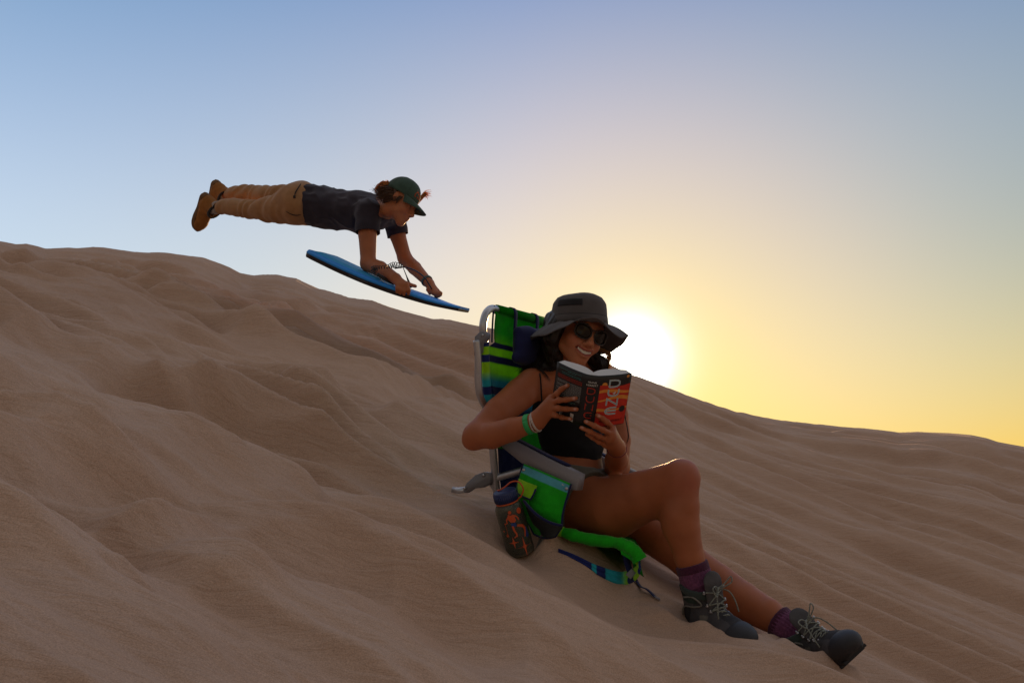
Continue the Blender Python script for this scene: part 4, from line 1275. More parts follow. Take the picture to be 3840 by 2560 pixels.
def boot(parent, name, ankle, a, b, mats, L=0.275, H=0.13, cap=True, Wd=1.0, toe_r=1.0, lace=True, label=None, seed=0, tread=True, panels=True):
    """a: heel to toe, b: sole to shin; ankle = centre of the ankle joint"""
    a = unit(a); b = unit(np.asarray(b, float) - a * np.dot(a, b)); c = np.cross(a, b)
    o = np.asarray(ankle, float) - a * 0.062 - b * 0.092
    Mup, Msole, Mcap, Mlace, Mcollar = mats
    s = Sculpt(); s.frame(o, a, b, c)
    s.ell((.048, .052, 0), (.048, .050, .036 * Wd), 0.02)
    s.cone((.060, .055, 0), (.056, H, 0), .047, .061, 0.03, flat=((0, 0, 1), .92))
    s.cone((.10, .070, 0), (L - .075, .046, 0), .040, .034, 0.03, flat=((0, 0, 1), 1.08 * Wd))
    s.cone((.075, .040, 0), (L - .060, .030, 0), .034, .032, 0.03, flat=((0, 0, 1), 1.2 * Wd))
    s.ell((L - .062, .036, 0), (.060 * toe_r, .032 * toe_r, .047 * Wd), 0.02)
    s.plane((0, .014, 0), (0, -1, 0)); s.plane((.056, H, 0), (0.12, 1, 0))
    s.cone((.060, H - .02, 0), (.058, H + .06, 0), .048, .054, 0.004, op='-', flat=((0, 0, 1), .92))
    s.frame(); V, Q = s.mesh(0.0045)
    Lc = (V - o) @ np.column_stack([a, b, c]); N = vnormals(V, Q)
    # stitched seams
    seam = (np.exp(-((Lc[:, 0] - .115 + .35 * (Lc[:, 1] - .05)) / .0025) ** 2) + np.exp(-((Lc[:, 1] - .052 - .22 * Lc[:, 0] + .010) / .002) ** 2) * (Lc[:, 0] < .115)
            + np.exp(-((Lc[:, 0] - L + .095) / .0025) ** 2))
    V = V - N * (0.0012 * np.minimum(seam, 1))[:, None] + N * (0.0016 * vnoise(V[:, 0] * 50, V[:, 1] * 50, V[:, 2] * 50, seed=seed))[:, None]
    bc = None
    if panels:
        X_, Y_, Z_ = Lc[:, 0], Lc[:, 1], np.abs(Lc[:, 2])
        bc = np.tile(np.array((.070, .066, .072)), (len(V), 1))
        put = lambda m_, c_: bc.__setitem__(m_, np.array(c_))
        put((X_ < .055 + .2 * (Y_ - .03)) & (Y_ < .095), (.030, .030, .034))
        put((Y_ < .040) & (X_ > .07) & (X_ < .19), (.115, .108, .098))
        put((X_ > .100) & (X_ < .128) & (Y_ < .082), (.150, .140, .125))
        put((Y_ > H - .040) & (X_ < .09), (.034, .052, .046))
        put((Y_ > .100) & (Y_ < H - .040) & (X_ < .08), (.085, .082, .086))
        put((X_ > .150) & (Z_ < .022) & (Y_ > .05), (.040, .038, .042))
    bo_ = mesh_obj(name, V, Q, Mup, parent, bc)
    if label: bo_['label'] = label
    P = lambda x, y, z: o + a * x + b * y + c * z
    # sole
    xs = np.linspace(0, L, 34)
    def hw(x):
        t = x / L
        return Wd * (0.033 + 0.014 * smooth01((t - .35) / .3)) * math.sqrt(max(1e-4, 1 - max(0, (0.12 - t) / .12) ** 2.4)) * math.sqrt(max(1e-3, 1 - max(0, (t - .74) / .27) ** 2.6))
    out = [(x, hw(x)) for x in xs]; ring = [(x, w) for x, w in out] + [(x, -w) for x, w in out[::-1]]
    mb = MB(); n = len(ring); rows = []
    for (k, y) in ((0.90, -0.006), (1.0, -0.002), (1.04, 0.008), (1.06, 0.020), (1.02, 0.027), (0.6, 0.028)):
        rr = []
        for i, (x, w) in enumerate(ring):
            tr_ = 0.0045 if (tread and y < 0 and (i % 4) < 2) else 0.0
            toe = 0.016 * smooth01((x / L - .72) / .28)
            rr.append(P(L / 2 + (x - L / 2) * (1.0 if k > .9 else 0.97), y + toe + tr_, w * k))
        rows.append(rr)
    vs = [p for r in rows for p in r]
    fs = [(r * n + i, r * n + (i + 1) % n, (r + 1) * n + (i + 1) % n, (r + 1) * n + i) for r in range(len(rows) - 1) for i in range(n)]
    m2 = len(out)
    for base_, flip in ((0, 1), ((len(rows) - 1) * n, 0)):
        for i in range(m2 - 1):
            q = (base_ + i, base_ + i + 1, base_ + n - 2 - i, base_ + n - 1 - i); fs.append(q if flip else q[::-1])
    mb.add(vs, fs)
    for i in (range(1, 11) if tread else ()):
        x = L * (i + .3) / 12.0
        if 0.36 < x / L < 0.46: continue
        w = hw(x) * 1.06
        mb.box(P(x, -0.004 + 0.016 * smooth01((x / L - .72) / .28), 0), a, b, c, L / 22, 0.009, 2 * w, 0.0015)
    mb.build('sole', Msole, bo_, smooth=False)
    if cap:
        s = Sculpt(); s.frame(o, a, b, c)
        s.ell((L - .060, .037, 0), (.066 * toe_r, .0370 * toe_r, .0530 * Wd), 0.02)
        s.plane((0, .013, 0), (0, -1, 0)); s.plane((L - .078, 0, 0), (-1, .28, 0)); s.frame()
        V, Q = s.mesh(0.0045); mesh_obj('toe_cap', V, Q, Mcap, bo_)
    s = Sculpt(); s.frame(o, a, b, c)
    s.cone((.060, H - .018, 0), (.058, H + .004, 0), .0615, .0625, 0.01, flat=((0, 0, 1), .92))
    s.plane((.056, H + .004, 0), (0.12, 1, 0)); s.plane((.056, H - .018, 0), (-.2, -1, 0))
    s.cone((.060, H - .05, 0), (.058, H + .06, 0), .049, .053, 0.004, op='-', flat=((0, 0, 1), .92))
    s.frame(); V, Q = s.mesh(0.0045); mesh_obj('collar', V, Q, Mcollar, bo_)
    if lace:
        for k_, pts_ in enumerate(([(.045, H - .026, .055), (.085, H - .018, .050), (.106, H - .040, .038), (.080, H - .050, .047), (.040, H - .058, .050), (.018, .055, .040)],
                                   [(.085, H - .062, .043), (.120, .060, .040), (.135, .040, .044), (.120, .026, .046)],
                                   [(.012, .030, .034), (.050, .042, .040), (.095, .050, .041), (.125, .060, .040)])):
            for sg in (-1, 1):
                MB().tube([P(q[0], q[1], sg * q[2] * Wd * 1.03) for q in pts_], .0030, seg=6, sub=4, flat=(1, .6)).build('trim', M_btrim, bo_)
        for sg in (-1, 1):
            q = MB(); q.grid([[P(.100 + .050 * u_ - .01 * v_, .030 + .020 * v_ + .004 * u_, sg * (.0465 - .004 * v_ + .002 * u_)) for u_ in (0, .33, .66, 1)] for v_ in (0, .5, 1)]); q.build('side_panel', M_btrim, bo_, solid=.002)
        tg = Sculpt(); tg.frame(o, a, b, c)
        tg.cone((.128, .082, 0), (.120, H + .024, 0), .030, .034, 0.01, flat=((1, .3, 0), .30)); tg.frame()
        V, Q = tg.mesh(0.004); mesh_obj('tongue', V, Q, Mup, bo_, np.tile(np.array((.085, .080, .084)), (len(V), 1)))
        rows_ = [(L - .085, .076, .014), (L - .103, .082, .019), (L - .121, .089, .023), (.142, .097, .028), (.134, .114, .032), (.128, H + .002, .035)]
        mb = MB()
        for i in range(len(rows_) - 1):
            (x0, y0, z0), (x1, y1, z1) = rows_[i], rows_[i + 1]
            mb.tube([P(x0 - .004, y0, z0), P((x0 + x1) / 2 + .004, (y0 + y1) / 2 + .008, 0), P(x1 - .004, y1, -z1)], .0021, seg=6, sub=4)
            mb.tube([P(x0 - .004, y0, -z0), P((x0 + x1) / 2 + .005, (y0 + y1) / 2 + .010, 0), P(x1 - .004, y1, z1)], .0021, seg=6, sub=4)
        kx, ky = .137, H + .008
        rr = random.Random(seed + 5)
        for sg in (-1, 1):
            mb.tube([P(kx, ky, 0), P(kx + .014, ky + .016, sg * .018), P(kx + .022, ky + .034 - .02 * (sg > 0), sg * .036), P(kx + .030, ky + .020 - .03 * (sg > 0), sg * .030), P(kx + .012, ky + .004, sg * .008), P(kx, ky, 0)], .0021, seg=6, sub=5)
            mb.tube([P(kx, ky, 0), P(kx + .022, ky - .006, sg * .022), P(kx + .034, ky - .034, sg * .034), P(kx + .040, ky - .070, sg * .040)], .0021, seg=6, sub=5)
        mb.tube([P(kx, ky, -.007), P(kx + .004, ky + .002, 0), P(kx, ky, .007)], .0045, seg=8, sub=3)
        mb.build('laces', Mlace, bo_)
        for (x, y, z) in rows_:
            for sg in (-1, 1):
                q = MB(); q.box(P(x - .008, y - .003, sg * (z + .003)), a, b, c, .008, .005, .006, .0012)
                q.tube([P(x - .008, y, sg * (z + .003)), P(x - .006, y + .004, sg * (z + .004))], [.003, .0025], seg=8); q.build('lace_hook', M_steel, bo_)
    return bo_

# ================================================================ the reader
wr = empty('person', W(2200, 2000, 3.35), 'woman in grey sun hat and sunglasses, smiling, reading in a low beach chair', 'person')
psi = R(24); th_ = R(13); rol = R(17)
hn = np.array([math.sin(psi) * math.cos(th_), -math.cos(psi) * math.cos(th_), -math.sin(th_)])
hr0 = np.array([math.cos(psi), math.sin(psi), 0]); hu0 = np.cross(hr0, -hn); hu0 = hu0 if hu0[2] > 0 else -hu0
hr = hr0 * math.cos(rol) - hu0 * math.sin(rol); hu = hu0 * math.cos(rol) + hr0 * math.sin(rol)
HO = W(2216, 1249, 3.245) - hn * 0.086
S_ax = unit(np.array([0.276, 0.17, -0.01])); T_f = unit(np.array([0.52, -0.85, 0.05])); U_ax = np.array([0.03, 0.0, 1.0])
body = Sculpt()
RS, LS = W(1992, 1442, 3.30), W(2288, 1462, 3.47)
torso_pts = lambda s: (
    s.ell(W(2132, 1545, 3.42), (.128, .140, .086), 0.04, axes=(S_ax, U_ax, T_f)),
    s.cone(lerp(RS, LS, .06), lerp(RS, LS, .94), .044, .044, 0.05, flat=(T_f, .85)),
    s.ell(W(2105, 1545, 3.365), (.052, .052, .048), 0.03, axes=(S_ax, U_ax, T_f)),
    s.ell(W(2205, 1552, 3.40), (.052, .052, .048), 0.03, axes=(S_ax, U_ax, T_f)),
    s.ell(W(2152, 1680, 3.425), (.104, .110, .076), 0.06, axes=(unit(S_ax + WN * .3), U_ax, unit(T_f + FH * .3))),
    s.ell(W(2150, 1830, 3.43), (.150, .110, .112), 0.06, axes=(WN, np.array([0, 0, 1.]), FH)))
torso_pts(body)
NB = W(2128, 1420, 3.405); HN = HO - hu * .055 - hn * .028
body.cone(NB, HN, .050, .047, 0.04)
body.cone(lerp(RS, LS, .25) + np.array([0, 0, .012]), lerp(NB, HN, .35), .030, .040, 0.05)
body.cone(lerp(RS, LS, .75) + np.array([0, 0, .012]), lerp(NB, HN, .35), .030, .040, 0.05)
# collar bones
body.cone(NB + T_f * .030 - S_ax * .015, RS + S_ax * .02 + T_f * .022 + U_ax * .016, .008, .008, 0.02)
body.cone(NB + T_f * .030 + S_ax * .02, LS - S_ax * .02 + T_f * .022 + U_ax * .016, .008, .008, 0.02)
# right arm
body.chain([RS, W(1950, 1478, 3.265), W(1870, 1545, 3.20), W(1788, 1628, 3.135)], [.052, .052, .047, .038], 0.03)
body.chain([W(1786, 1635, 3.13), W(1845, 1632, 3.10), W(1920, 1610, 3.06), W(2008, 1582, 3.025)], [.040, .041, .036, .0255], 0.02)
body.ell(W(1768, 1655, 3.135), (.026, .024, .024), 0.02)
# left arm
body.chain([LS, W(2308, 1560, 3.47), W(2320, 1650, 3.44), W(2318, 1748, 3.39)], [.047, .044, .041, .036], 0.03)
body.chain([W(2316, 1752, 3.385), W(2312, 1725, 3.28), W(2314, 1680, 3.14)], [.038, .038, .0255], 0.02)
def on_plane(px, py, p0, nr, off):
    v = W(px, py, 1.0); t = np.dot(p0, nr) / np.dot(v, nr); return v * t - nr * off
cL = lambda x, y, off=.009: on_plane(x, y, sL(0), nL, off)
cR = lambda x, y, off=.009: on_plane(x, y, sR(0), nR, off)
cS = lambda x, y, off=.012: on_plane(x, y, bk(0, 0, 0), b_n, off)
# right hand, back of the hand to the viewer, fingers spread on the back cover
WR = W(2010, 1580, 3.025)
K = [W(2066, 1492, 3.01), W(2064, 1512, 2.998), W(2060, 1534, 2.995), W(2052, 1556, 3.0)]
rk = [.0115, .0118, .0115, .0105]
for kk, r_ in zip(K, rk): body.cone(WR + unit(kk - WR) * .008, kk, .0165, r_, 0.016)
body.cone(WR, lerp(K[1], K[2], .5), .022, .017, 0.02, flat=(CF, .7))
finger(body, [K[0], W(2088, 1476, 2.985), cL(2112, 1455, .010), cL(2136, 1441)], .0086, .0066)
finger(body, [K[1], W(2096, 1500, 2.975), cL(2132, 1494, .012), cL(2166, 1489)], .0088, .0068)
finger(body, [K[2], W(2092, 1530, 2.975), cL(2134, 1528, .013), cL(2170, 1530, .010)], .0086, .0066)
finger(body, [K[3], W(2082, 1556, 2.985), cL(2116, 1560, .012), cL(2148, 1566, .010)], .0078, .0058)
TH = [W(2036, 1545, 3.035), W(2062, 1508, 3.075), W(2090, 1484, 3.10), W(2112, 1470, 3.105)]
finger(body, TH, .0135, .0082, 0.008)
# left hand holding the bottom of the book from the front
WL = W(2313, 1676, 3.13)
KL = [W(2294, 1600, 3.02), W(2292, 1626, 3.005), W(2282, 1650, 3.01), W(2270, 1668, 3.03)]
for kk, r_ in zip(KL, (.012, .0118, .0112, .0100)): body.cone(WL + unit(kk - WL) * .008, kk, .0165, r_, 0.016)
body.cone(WL, lerp(KL[1], KL[2], .4), .021, .016, 0.02)
finger(body, [KL[0], W(2276, 1582, 2.975), cR(2254, 1563, .011), cR(2234, 1551, .009)], .0088, .0068)
finger(body, [KL[1], W(2262, 1612, 2.968), W(2230, 1596, 2.950), W(2196, 1580, 2.958)], .0088, .0068)
finger(body, [KL[2], W(2248, 1636, 2.985), W(2214, 1618, 2.965), W(2180, 1603, 2.970)], .0082, .0064)
finger(body, [KL[3], W(2246, 1656, 3.01), W(2222, 1640, 3.00), W(2200, 1628, 3.00)], .0074, .0058)
finger(body, [W(2300, 1648, 3.08), W(2282, 1610, 3.075), W(2262, 1585, 3.065), W(2250, 1572, 3.055)], .0130, .0082, 0.008)
# legs
body.chain([W(2168, 1893, 3.335), W(2300, 1903, 3.235), W(2420, 1856, 3.145), W(2545, 1788, 3.055)], [.098, .099, .079, .051], 0.04)
body.ell(W(2568, 1772, 3.035), (.037, .044, .034), 0.03)
body.chain([W(2558, 1805, 3.045), W(2556, 1895, 3.04), W(2556, 1980, 3.035), W(2584, 2085, 3.025), W(2612, 2170, 3.015), W(2634, 2245, 3.01)], [.050, .053, .055, .045, .038, .036], 0.03)
body.ell(W(2518, 1935, 3.07), (.034, .085, .045), 0.03)
body.chain([W(2255, 1900, 3.58), W(2390, 1960, 3.47), W(2500, 2026, 3.36)], [.100, .090, .066], 0.04)
body.chain([W(2505, 2034, 3.36), W(2600, 2118, 3.31), W(2690, 2186, 3.25), W(2785, 2254, 3.17), W(2880, 2303, 3.09), W(2940, 2345, 3.04), W(3005, 2390, 3.0)], [.064, .061, .063, .061, .050, .040, .037], 0.03)
head_ops(body, HO, hr, hu, hn, True)
V, Q = body.mesh(0.0034)
N = vnormals(V, Q)
cols = np.tile(SKW, (len(V), 1))
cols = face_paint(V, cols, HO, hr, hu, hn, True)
mott = 1 + 0.05 * vnoise(V[:, 0] * 14, V[:, 1] * 14, V[:, 2] * 14, seed=21)
cols = cols * mott[:, None]
# redder knee and knuckles, pale nails, a mole
for (c_, rad, cc, st) in ((W(2590, 1790, 3.0), .06, (0.46, 0.15, 0.11), .5), (W(1866, 1526, 3.15), .003, (0.06, 0.02, 0.01), .8)):
    d = np.linalg.norm(V - c_, axis=1); cols = col_blend(cols, st * np.exp(-(d / rad) ** 2), cc)
for (c_, d_) in ((cL(2134, 1440, .016), 1), (cL(2163, 1488, .016), 1), (cL(2167, 1528, .017), 1), (cL(2146, 1565, .016), 1), (cR(2237, 1551, .016), 1), (W(2199, 1579, 2.95), 1), (W(2183, 1601, 2.962), 1)):
    d = np.linalg.norm(V - c_, axis=1); cols = col_blend(cols, 0.75 * np.exp(-(d / .0052) ** 4), (0.62, 0.36, 0.30))
mesh_obj('body', V, Q, M_skinw, wr, cols)
# teeth
M_teeth = mat('teeth', (0.80, 0.75, 0.66), rough=0.3, var=0.04)
tm = MB()
for i in range(-5, 5):
    x = (i + .5) * .0053; w = .0045 if abs(i + .5) < 3 else .0040; hh = .0104 if abs(i + .5) < 2.2 else .0084
    tilt = 18 * x
    tm.box(HO + hr * x + hu * (-.0655 + 8.5 * x * x) + hn * (.0895 - 7.5 * x * x), hr - hn * 14 * x * .8 + hu * tilt * .8, hu, hn, w, hh, .005, .0009)
tm.build('teeth', M_teeth, wr)
# sunglasses
M_lens = mat('dark_lens', (0.020, 0.014, 0.010), rough=0.16, var=0.2, nscale=20, spec=0.22)
M_frame = mat('dark_frame', (0.022, 0.014, 0.010), rough=0.25, var=0.1)
gl = MB().box(HO + hn * .107 + hu * .010, hr, hu, hn, .018, .0045, .004, .0012)
glo = gl.build('sunglasses', M_frame, wr)
def lens_out(e, k=1.0, z=0.0):
    P = []
    for t in np.linspace(0, 2 * math.pi, 33)[:-1]:
        c_, s_ = math.cos(t), math.sin(t)
        x = .0275 * np.sign(c_) * abs(c_) ** .8; y = .0235 * np.sign(s_) * abs(s_) ** .85
        y += .005 * (e * x / .0275) * (y > 0) * 0.8
        cx = e * .0335
        P.append(HO + hr * (cx + x * k) + hu * (-.003 + y * k) + hn * (.1045 - 5.0 * (cx + x) ** 2 + z))
    return P
for e in (-1, 1):
    o_ = lens_out(e, .96); c_ = np.mean(o_, 0) + hn * .0025
    mid = lens_out(e, .55, .0022)
    m = MB(); n = 32; m.add([c_] + mid + o_, [(0, 1 + i, 1 + (i + 1) % n) for i in range(n)] + [(1 + i, 33 + i, 33 + (i + 1) % n, 1 + (i + 1) % n) for i in range(n)])
    m.build('lens', M_lens, glo, solid=0.0012)
    m = MB(); m.tube(lens_out(e), 0.0026, seg=8, closed=True); m.build('rim', M_frame, glo)
    m = MB(); m.tube([HO + hr * e * .060 + hu * .012 + hn * .087, HO + hr * e * .071 + hu * .012 + hn * .070, HO + hr * e * .077 + hu * .010 + hn * .02, HO + hr * e * .079 + hu * .004 - hn * .012], 0.0026, seg=6, sub=4)
    m.build('temple', M_frame, glo)
# black camisole
M_top = fabric('black_jersey', col=(0.006, 0.0055, 0.006), trans=0.0, nscale=60, bump=0.4, bscale=500)
s = Sculpt(); torso_pts(s); s.ops = s.ops[:5]
s = s.inflate(0.0065)
s.plane(W(2130, 1482, 3.33), U_ax + T_f * .35, 0.004)
s.plane(W(2008, 1545, 3.30), -S_ax + U_ax * .55 + T_f * 0.1, 0.004)
s.plane(W(2292, 1560, 3.40), S_ax + U_ax * .55, 0.004)
s.plane(W(2190, 1722, 3.36), -U_ax + np.array([-.10, 0, 0]), 0.003)
V, Q = s.mesh(0.0038); N = vnormals(V, Q)
V = V + N * (0.0022 * vnoise(V[:, 0] * 26, V[:, 1] * 26, V[:, 2] * 60, seed=31))[:, None]
top = mesh_obj('camisole', V, Q, M_top, wr)
for pts in ([W(2033, 1520, 3.262), W(2031, 1486, 3.256), W(2029, 1450, 3.248), W(2027, 1418, 3.252), W(2024, 1396, 3.285), W(2030, 1390, 3.345)],
            [W(2245, 1490, 3.395), W(2248, 1440, 3.40), W(2244, 1415, 3.42), W(2236, 1408, 3.45)]):
    MB().tube(pts, 0.0028, seg=6, sub=5).build('shoulder_strap', M_top, top)
# shorts
M_short = fabric('olive_shorts', col=(0.12, 0.11, 0.085), trans=0.0, nscale=25, var=0.2, bump=0.4, bscale=400)
s = Sculpt(); torso_pts(s); s.ops = s.ops[4:]
s.cone(W(2168, 1893, 3.335), W(2300, 1903, 3.235), .102, .104, 0.04)
s.cone(W(2255, 1900, 3.56), W(2390, 1960, 3.41), .098, .086, 0.04)
s = s.inflate(0.0095)
s.plane(W(2190, 1748, 3.36), U_ax + np.array([0.10, 0, 0]), 0.003)
s.plane(W(2215, 1850, 3.32), unit(W(2300, 1903, 3.235) - W(2168, 1893, 3.335)) + np.array([0, 0, -.35]), 0.003)
V, Q = s.mesh(0.0042); N = vnormals(V, Q)
V = V + N * (0.0035 * vnoise(V[:, 0] * 22, V[:, 1] * 22, V[:, 2] * 40, seed=33))[:, None]
mesh_obj('shorts', V, Q, M_short, wr)
# hat
M_hat = fabric('grey_canvas', col=(0.125, 0.112, 0.112), trans=0.22, nscale=12, var=0.18, bump=0.35, bscale=500)
M_hatd = fabric('dark_canvas', col=(0.022, 0.021, 0.024), trans=0.0, nscale=20, var=0.15, bump=0.35, bscale=600)
HC = W(2173, 1214, 3.325); hx = unit((1, 0.0, -.02)); hz = unit((.02, .0, 1.0)); hy = np.cross(hx, hz) * 1.0
if hy[1] > 0: hy = -hy
def hatp(al, r_, h): return HC + hx * (r_ * math.sin(al)) + hy * (r_ * math.cos(al)) + hz * h
def crownR(h, al):
    r_ = np.interp(h, [-.01, 0, .02, .045, .068, .086, .096, .101, .103], [.0955, .0955, .0935, .0915, .0880, .0745, .0520, .0220, .0005])
    return r_ * (1 + 0.012 * math.sin(3 * al + 1) + 0.008 * math.sin(7 * al + h * 40))
mb = MB(); hs = [-.004, .008, .020, .022, .024, .036, .048, .058, .066, .073, .079, .085, .090, .094, .0975, .100, .102, .103]
al_ = np.linspace(-math.pi, math.pi, 73)
mb.grid([[hatp(a, crownR(h, a) + (0.0012 if h <= .020 else 0), h + .002 * math.sin(2 * a) * (h > .07)) for a in al_] for h in hs])
hat = mb.build('sun_hat', M_hat, wr, solid=0.0018)
BA = [-180, -160, -130, -110, -90, -68, -45, -20, 0, 20, 33, 45, 56, 70, 90, 120, 140, 160, 180]
BHh = [-.090, -.088, -.078, -.058, -.041, -.050, -.054, -.026, .004, .007, -.022, -.054, -.055, -.040, -.028, -.066, -.082, -.090, -.090]
BRr = [.160, .160, .160, .162, .161, .166, .165, .160, .158, .155, .152, .153, .157, .162, .163, .160, .160, .160, .160]
mb = MB(); G = []
for j in range(12):
    t = j / 11; row = []
    for a in np.linspace(-180, 180, 121):
        rad = math.radians(a); Ro = np.interp(a, BA, BRr); Ho = np.interp(a, BA, BHh)
        ww = np.linspace(-12, 12, 7); Ho = np.mean([np.interp(((a + q + 180) % 360) - 180, BA, BHh) for q in ww])
        r0 = crownR(0, rad); row.append(hatp(rad, r0 + (Ro - r0) * t, -.003 + Ho * (0.55 * t + .45 * t * t) + .0015 * math.sin(14 * rad + 3 * t)))
    G.append(row)
mb.grid(G); mb.build('brim', M_hat, hat, solid=0.002)
mb = MB(); mb.tube([G[-1][i] for i in range(0, 120)], 0.0016, seg=6, closed=True); mb.build('brim_edge', M_hat, hat)
mb = MB(); mb.grid([[hatp(a, crownR(h, a) + .0022, h) for a in np.linspace(-1.0, .03, 16)] for h in np.linspace(.050, .0745, 7)]); mb.build('patch', M_hatd, hat, solid=0.0008)
mb = MB(); mb.tube([hatp(a, crownR(.022, a) + .001, .0225) for a in al_[:-1]], .0009, seg=5, closed=True); mb.build('seam', M_hatd, hat)
mb = MB(); mb.tube([HO - hr * .070 + hn * .015 - hu * .02, HO - hr * .071 + hn * .012 - hu * .07, HO - hr * .060 + hn * .01 - hu * .12, HO - hr * .03 + hn * .02 - hu * .15], .0011, seg=5, sub=5); mb.build('chin_cord', M_hatd, hat)
# hair
M_hair = mat('dark_brown_hair', (0.014, 0.008, 0.005), rough=0.38, var=0.3, nscale=80, spec=0.4)
hl = lambda x, y, z: HO + hr * x + hu * y + hn * z
s = Sculpt()
s.frame(HO, hr, hu, hn)
s.ell((0, .034, -.020), (.075, .080, .090), 0.02)
s.ell((0, -.03, -.055), (.075, .080, .050), 0.03)
s.frame()
s.chain([hl(-.070, .01, .000), hl(-.078, -.05, -.012), W(2080, 1368, 3.345), W(2020, 1392, 3.345)], [.030, .036, .030, .012], 0.03)
s.chain([hl(-.060, .0, -.05), W(2060, 1310, 3.42), W(2020, 1370, 3.40), W(1985, 1396, 3.37)], [.045, .045, .030, .010], 0.03)
s.chain([hl(.064, .01, .000), hl(.066, -.05, -.012), W(2252, 1362, 3.40), W(2262, 1430, 3.43)], [.020, .018, .018, .014], 0.03)
s.chain([hl(0, 0, -.07), W(2180, 1360, 3.47), W(2170, 1440, 3.50)], [.07, .07, .045], 0.03)
fc = Sculpt  # keep the face open
s.frame(HO, hr, hu, hn); s.ell((0, -.035, .082), (.064, .115, .085), 0.012, op='-'); s.frame()
V, Q = s.mesh(0.0042); N = vnormals(V, Q)
V = V + N * (0.004 * vnoise(V[:, 0] * 90, V[:, 1] * 90, V[:, 2] * 16, seed=37))[:, None]
hair = mesh_obj('hair', V, Q, M_hair, wr)
mb = MB()
pl = [[hl(-.060, .05, .03), hl(-.074, .00, .022), hl(-.078, -.06, .004), W(2095, 1372, 3.31), W(2050, 1396, 3.315), W(2000, 1412, 3.31)],
      [hl(-.062, .05, .01), hl(-.080, .00, .00), hl(-.084, -.06, -.01), W(2060, 1366, 3.34), W(2010, 1392, 3.335), W(1968, 1404, 3.32)],
      [hl(-.060, .05, -.03), hl(-.084, .00, -.03), hl(-.092, -.05, -.03), W(2030, 1340, 3.37), W(1985, 1378, 3.36), W(1955, 1400, 3.34)],
      [hl(-.050, .05, -.06), hl(-.080, .00, -.07), W(2065, 1290, 3.42), W(2010, 1330, 3.41), W(1980, 1372, 3.39), W(1962, 1394, 3.37)]]
strands(mb, pl, 420, 0.0011, 0.006, seed=2)
mb.build('hair_strands', M_hair, hair); mb = MB()
prr = [[hl(.055, .05, .03), hl(.068, .00, .020), hl(.068, -.05, .008), W(2254, 1355, 3.34), W(2256, 1420, 3.37)],
       [hl(.058, .05, .0), hl(.074, .00, -.01), hl(.074, -.05, -.010), W(2266, 1352, 3.38), W(2268, 1420, 3.40)],
       [hl(.058, .05, -.03), hl(.078, .00, -.03), hl(.080, -.05, -.025), W(2276, 1350, 3.41), W(2272, 1420, 3.43)]]
strands(mb, prr, 200, 0.0010, 0.0022, seed=4)
M_glow = fabric('backlit_brown_hair', col=(0.62, 0.40, 0.17), trans=0.75, bump=0)  # gold of the backlight put into the strand colour
mg = MB(); strands(mg, [[hl(.078, -.03, -.03), W(2274, 1325, 3.42), W(2277, 1352, 3.42), W(2274, 1400, 3.43)], [hl(.084, -.03, -.03), W(2284, 1320, 3.42), W(2289, 1350, 3.43), W(2281, 1392, 3.43)]], 80, 0.0008, 0.0040, seed=9)
mg.build('backlit_strands', M_glow, hair)
mb.build('hair_strands', M_hair, hair); mb = MB()
strands(mb, [[W(2030, 1388, 3.30), W(2010, 1380, 3.30), W(2028, 1384, 3.27), W(2050, 1410, 3.275), W(2068, 1438, 3.29)], [W(2060, 1385, 3.29), W(2035, 1392, 3.27), W(2050, 1410, 3.27), W(2066, 1430, 3.28)]], 16, 0.0009, 0.0025, seed=6)
mb.build('hair_strands', M_hair, hair); mb = MB()
strands(mb, [[W(2338, 1500, 3.44), W(2344, 1560, 3.38), W(2354, 1610, 3.36), W(2357, 1640, 3.36), W(2350, 1662, 3.36)]] * 2, 12, 0.0007, 0.0018, seed=8)
mb.build('hair_strands', M_hair, hair)
# bracelets
def ringat(a0, b0, t, rad, rb, mt, name, w=0.004, flat=None, tw=0.0):
    ax = unit(b0 - a0); c_ = lerp(a0, b0, t); e1 = unit(np.cross(ax, (0, 0.3, 1))); e2 = np.cross(ax, e1)
    mb = MB(); P = [c_ + (e1 * math.cos(q) + e2 * math.sin(q)) * rad + ax * (tw * math.sin(q)) for q in np.linspace(0, 2 * math.pi, 41)[:-1]]
    mb.tube(P, rb, seg=8, closed=True, flat=flat, up0=e1); mb.build(name, mt, wr)
M_gband = mat('green_wristband', (0.02, 0.38, 0.10), rough=0.5, var=0.06)
M_wband = mat('white_cord', (0.50, 0.44, 0.40), rough=0.8, var=0.4, nscale=220, bump=0.6, bscale=300)
fa, fb = W(1920, 1610, 3.06), W(2008, 1582, 3.025)
def cuff(a0, b0, t0, t1, r0, r1, mt, name):
    ax = unit(b0 - a0); e1 = unit(np.cross(ax, (0, .3, 1))); e2 = np.cross(ax, e1); mb = MB()
    mb.grid([[lerp(a0, b0, t0 + (t1 - t0) * k) + (e1 * math.cos(q) + e2 * math.sin(q)) * (r0 + (r1 - r0) * k) for q in np.linspace(0, 2 * math.pi, 37)] for k in (0, .5, 1)])
    mb.build(name, mt, wr, solid=0.0012)
cuff(fa, fb, .66, .86, .0318, .0300, M_gband, 'wristband')
ringat(fa, fb, 1.02, .0290, .0036, M_wband, 'woven_bracelet', tw=.003)
ringat(fa, fb, .96, .0300, .0022, M_wband, 'cord_bracelet', tw=-.003)
ringat(W(2312, 1725, 3.28), W(2314, 1680, 3.14), .93, .0300, .0012, mat('red_cord', (0.20, 0.04, 0.05), rough=0.7), 'red_bracelet', tw=.010)
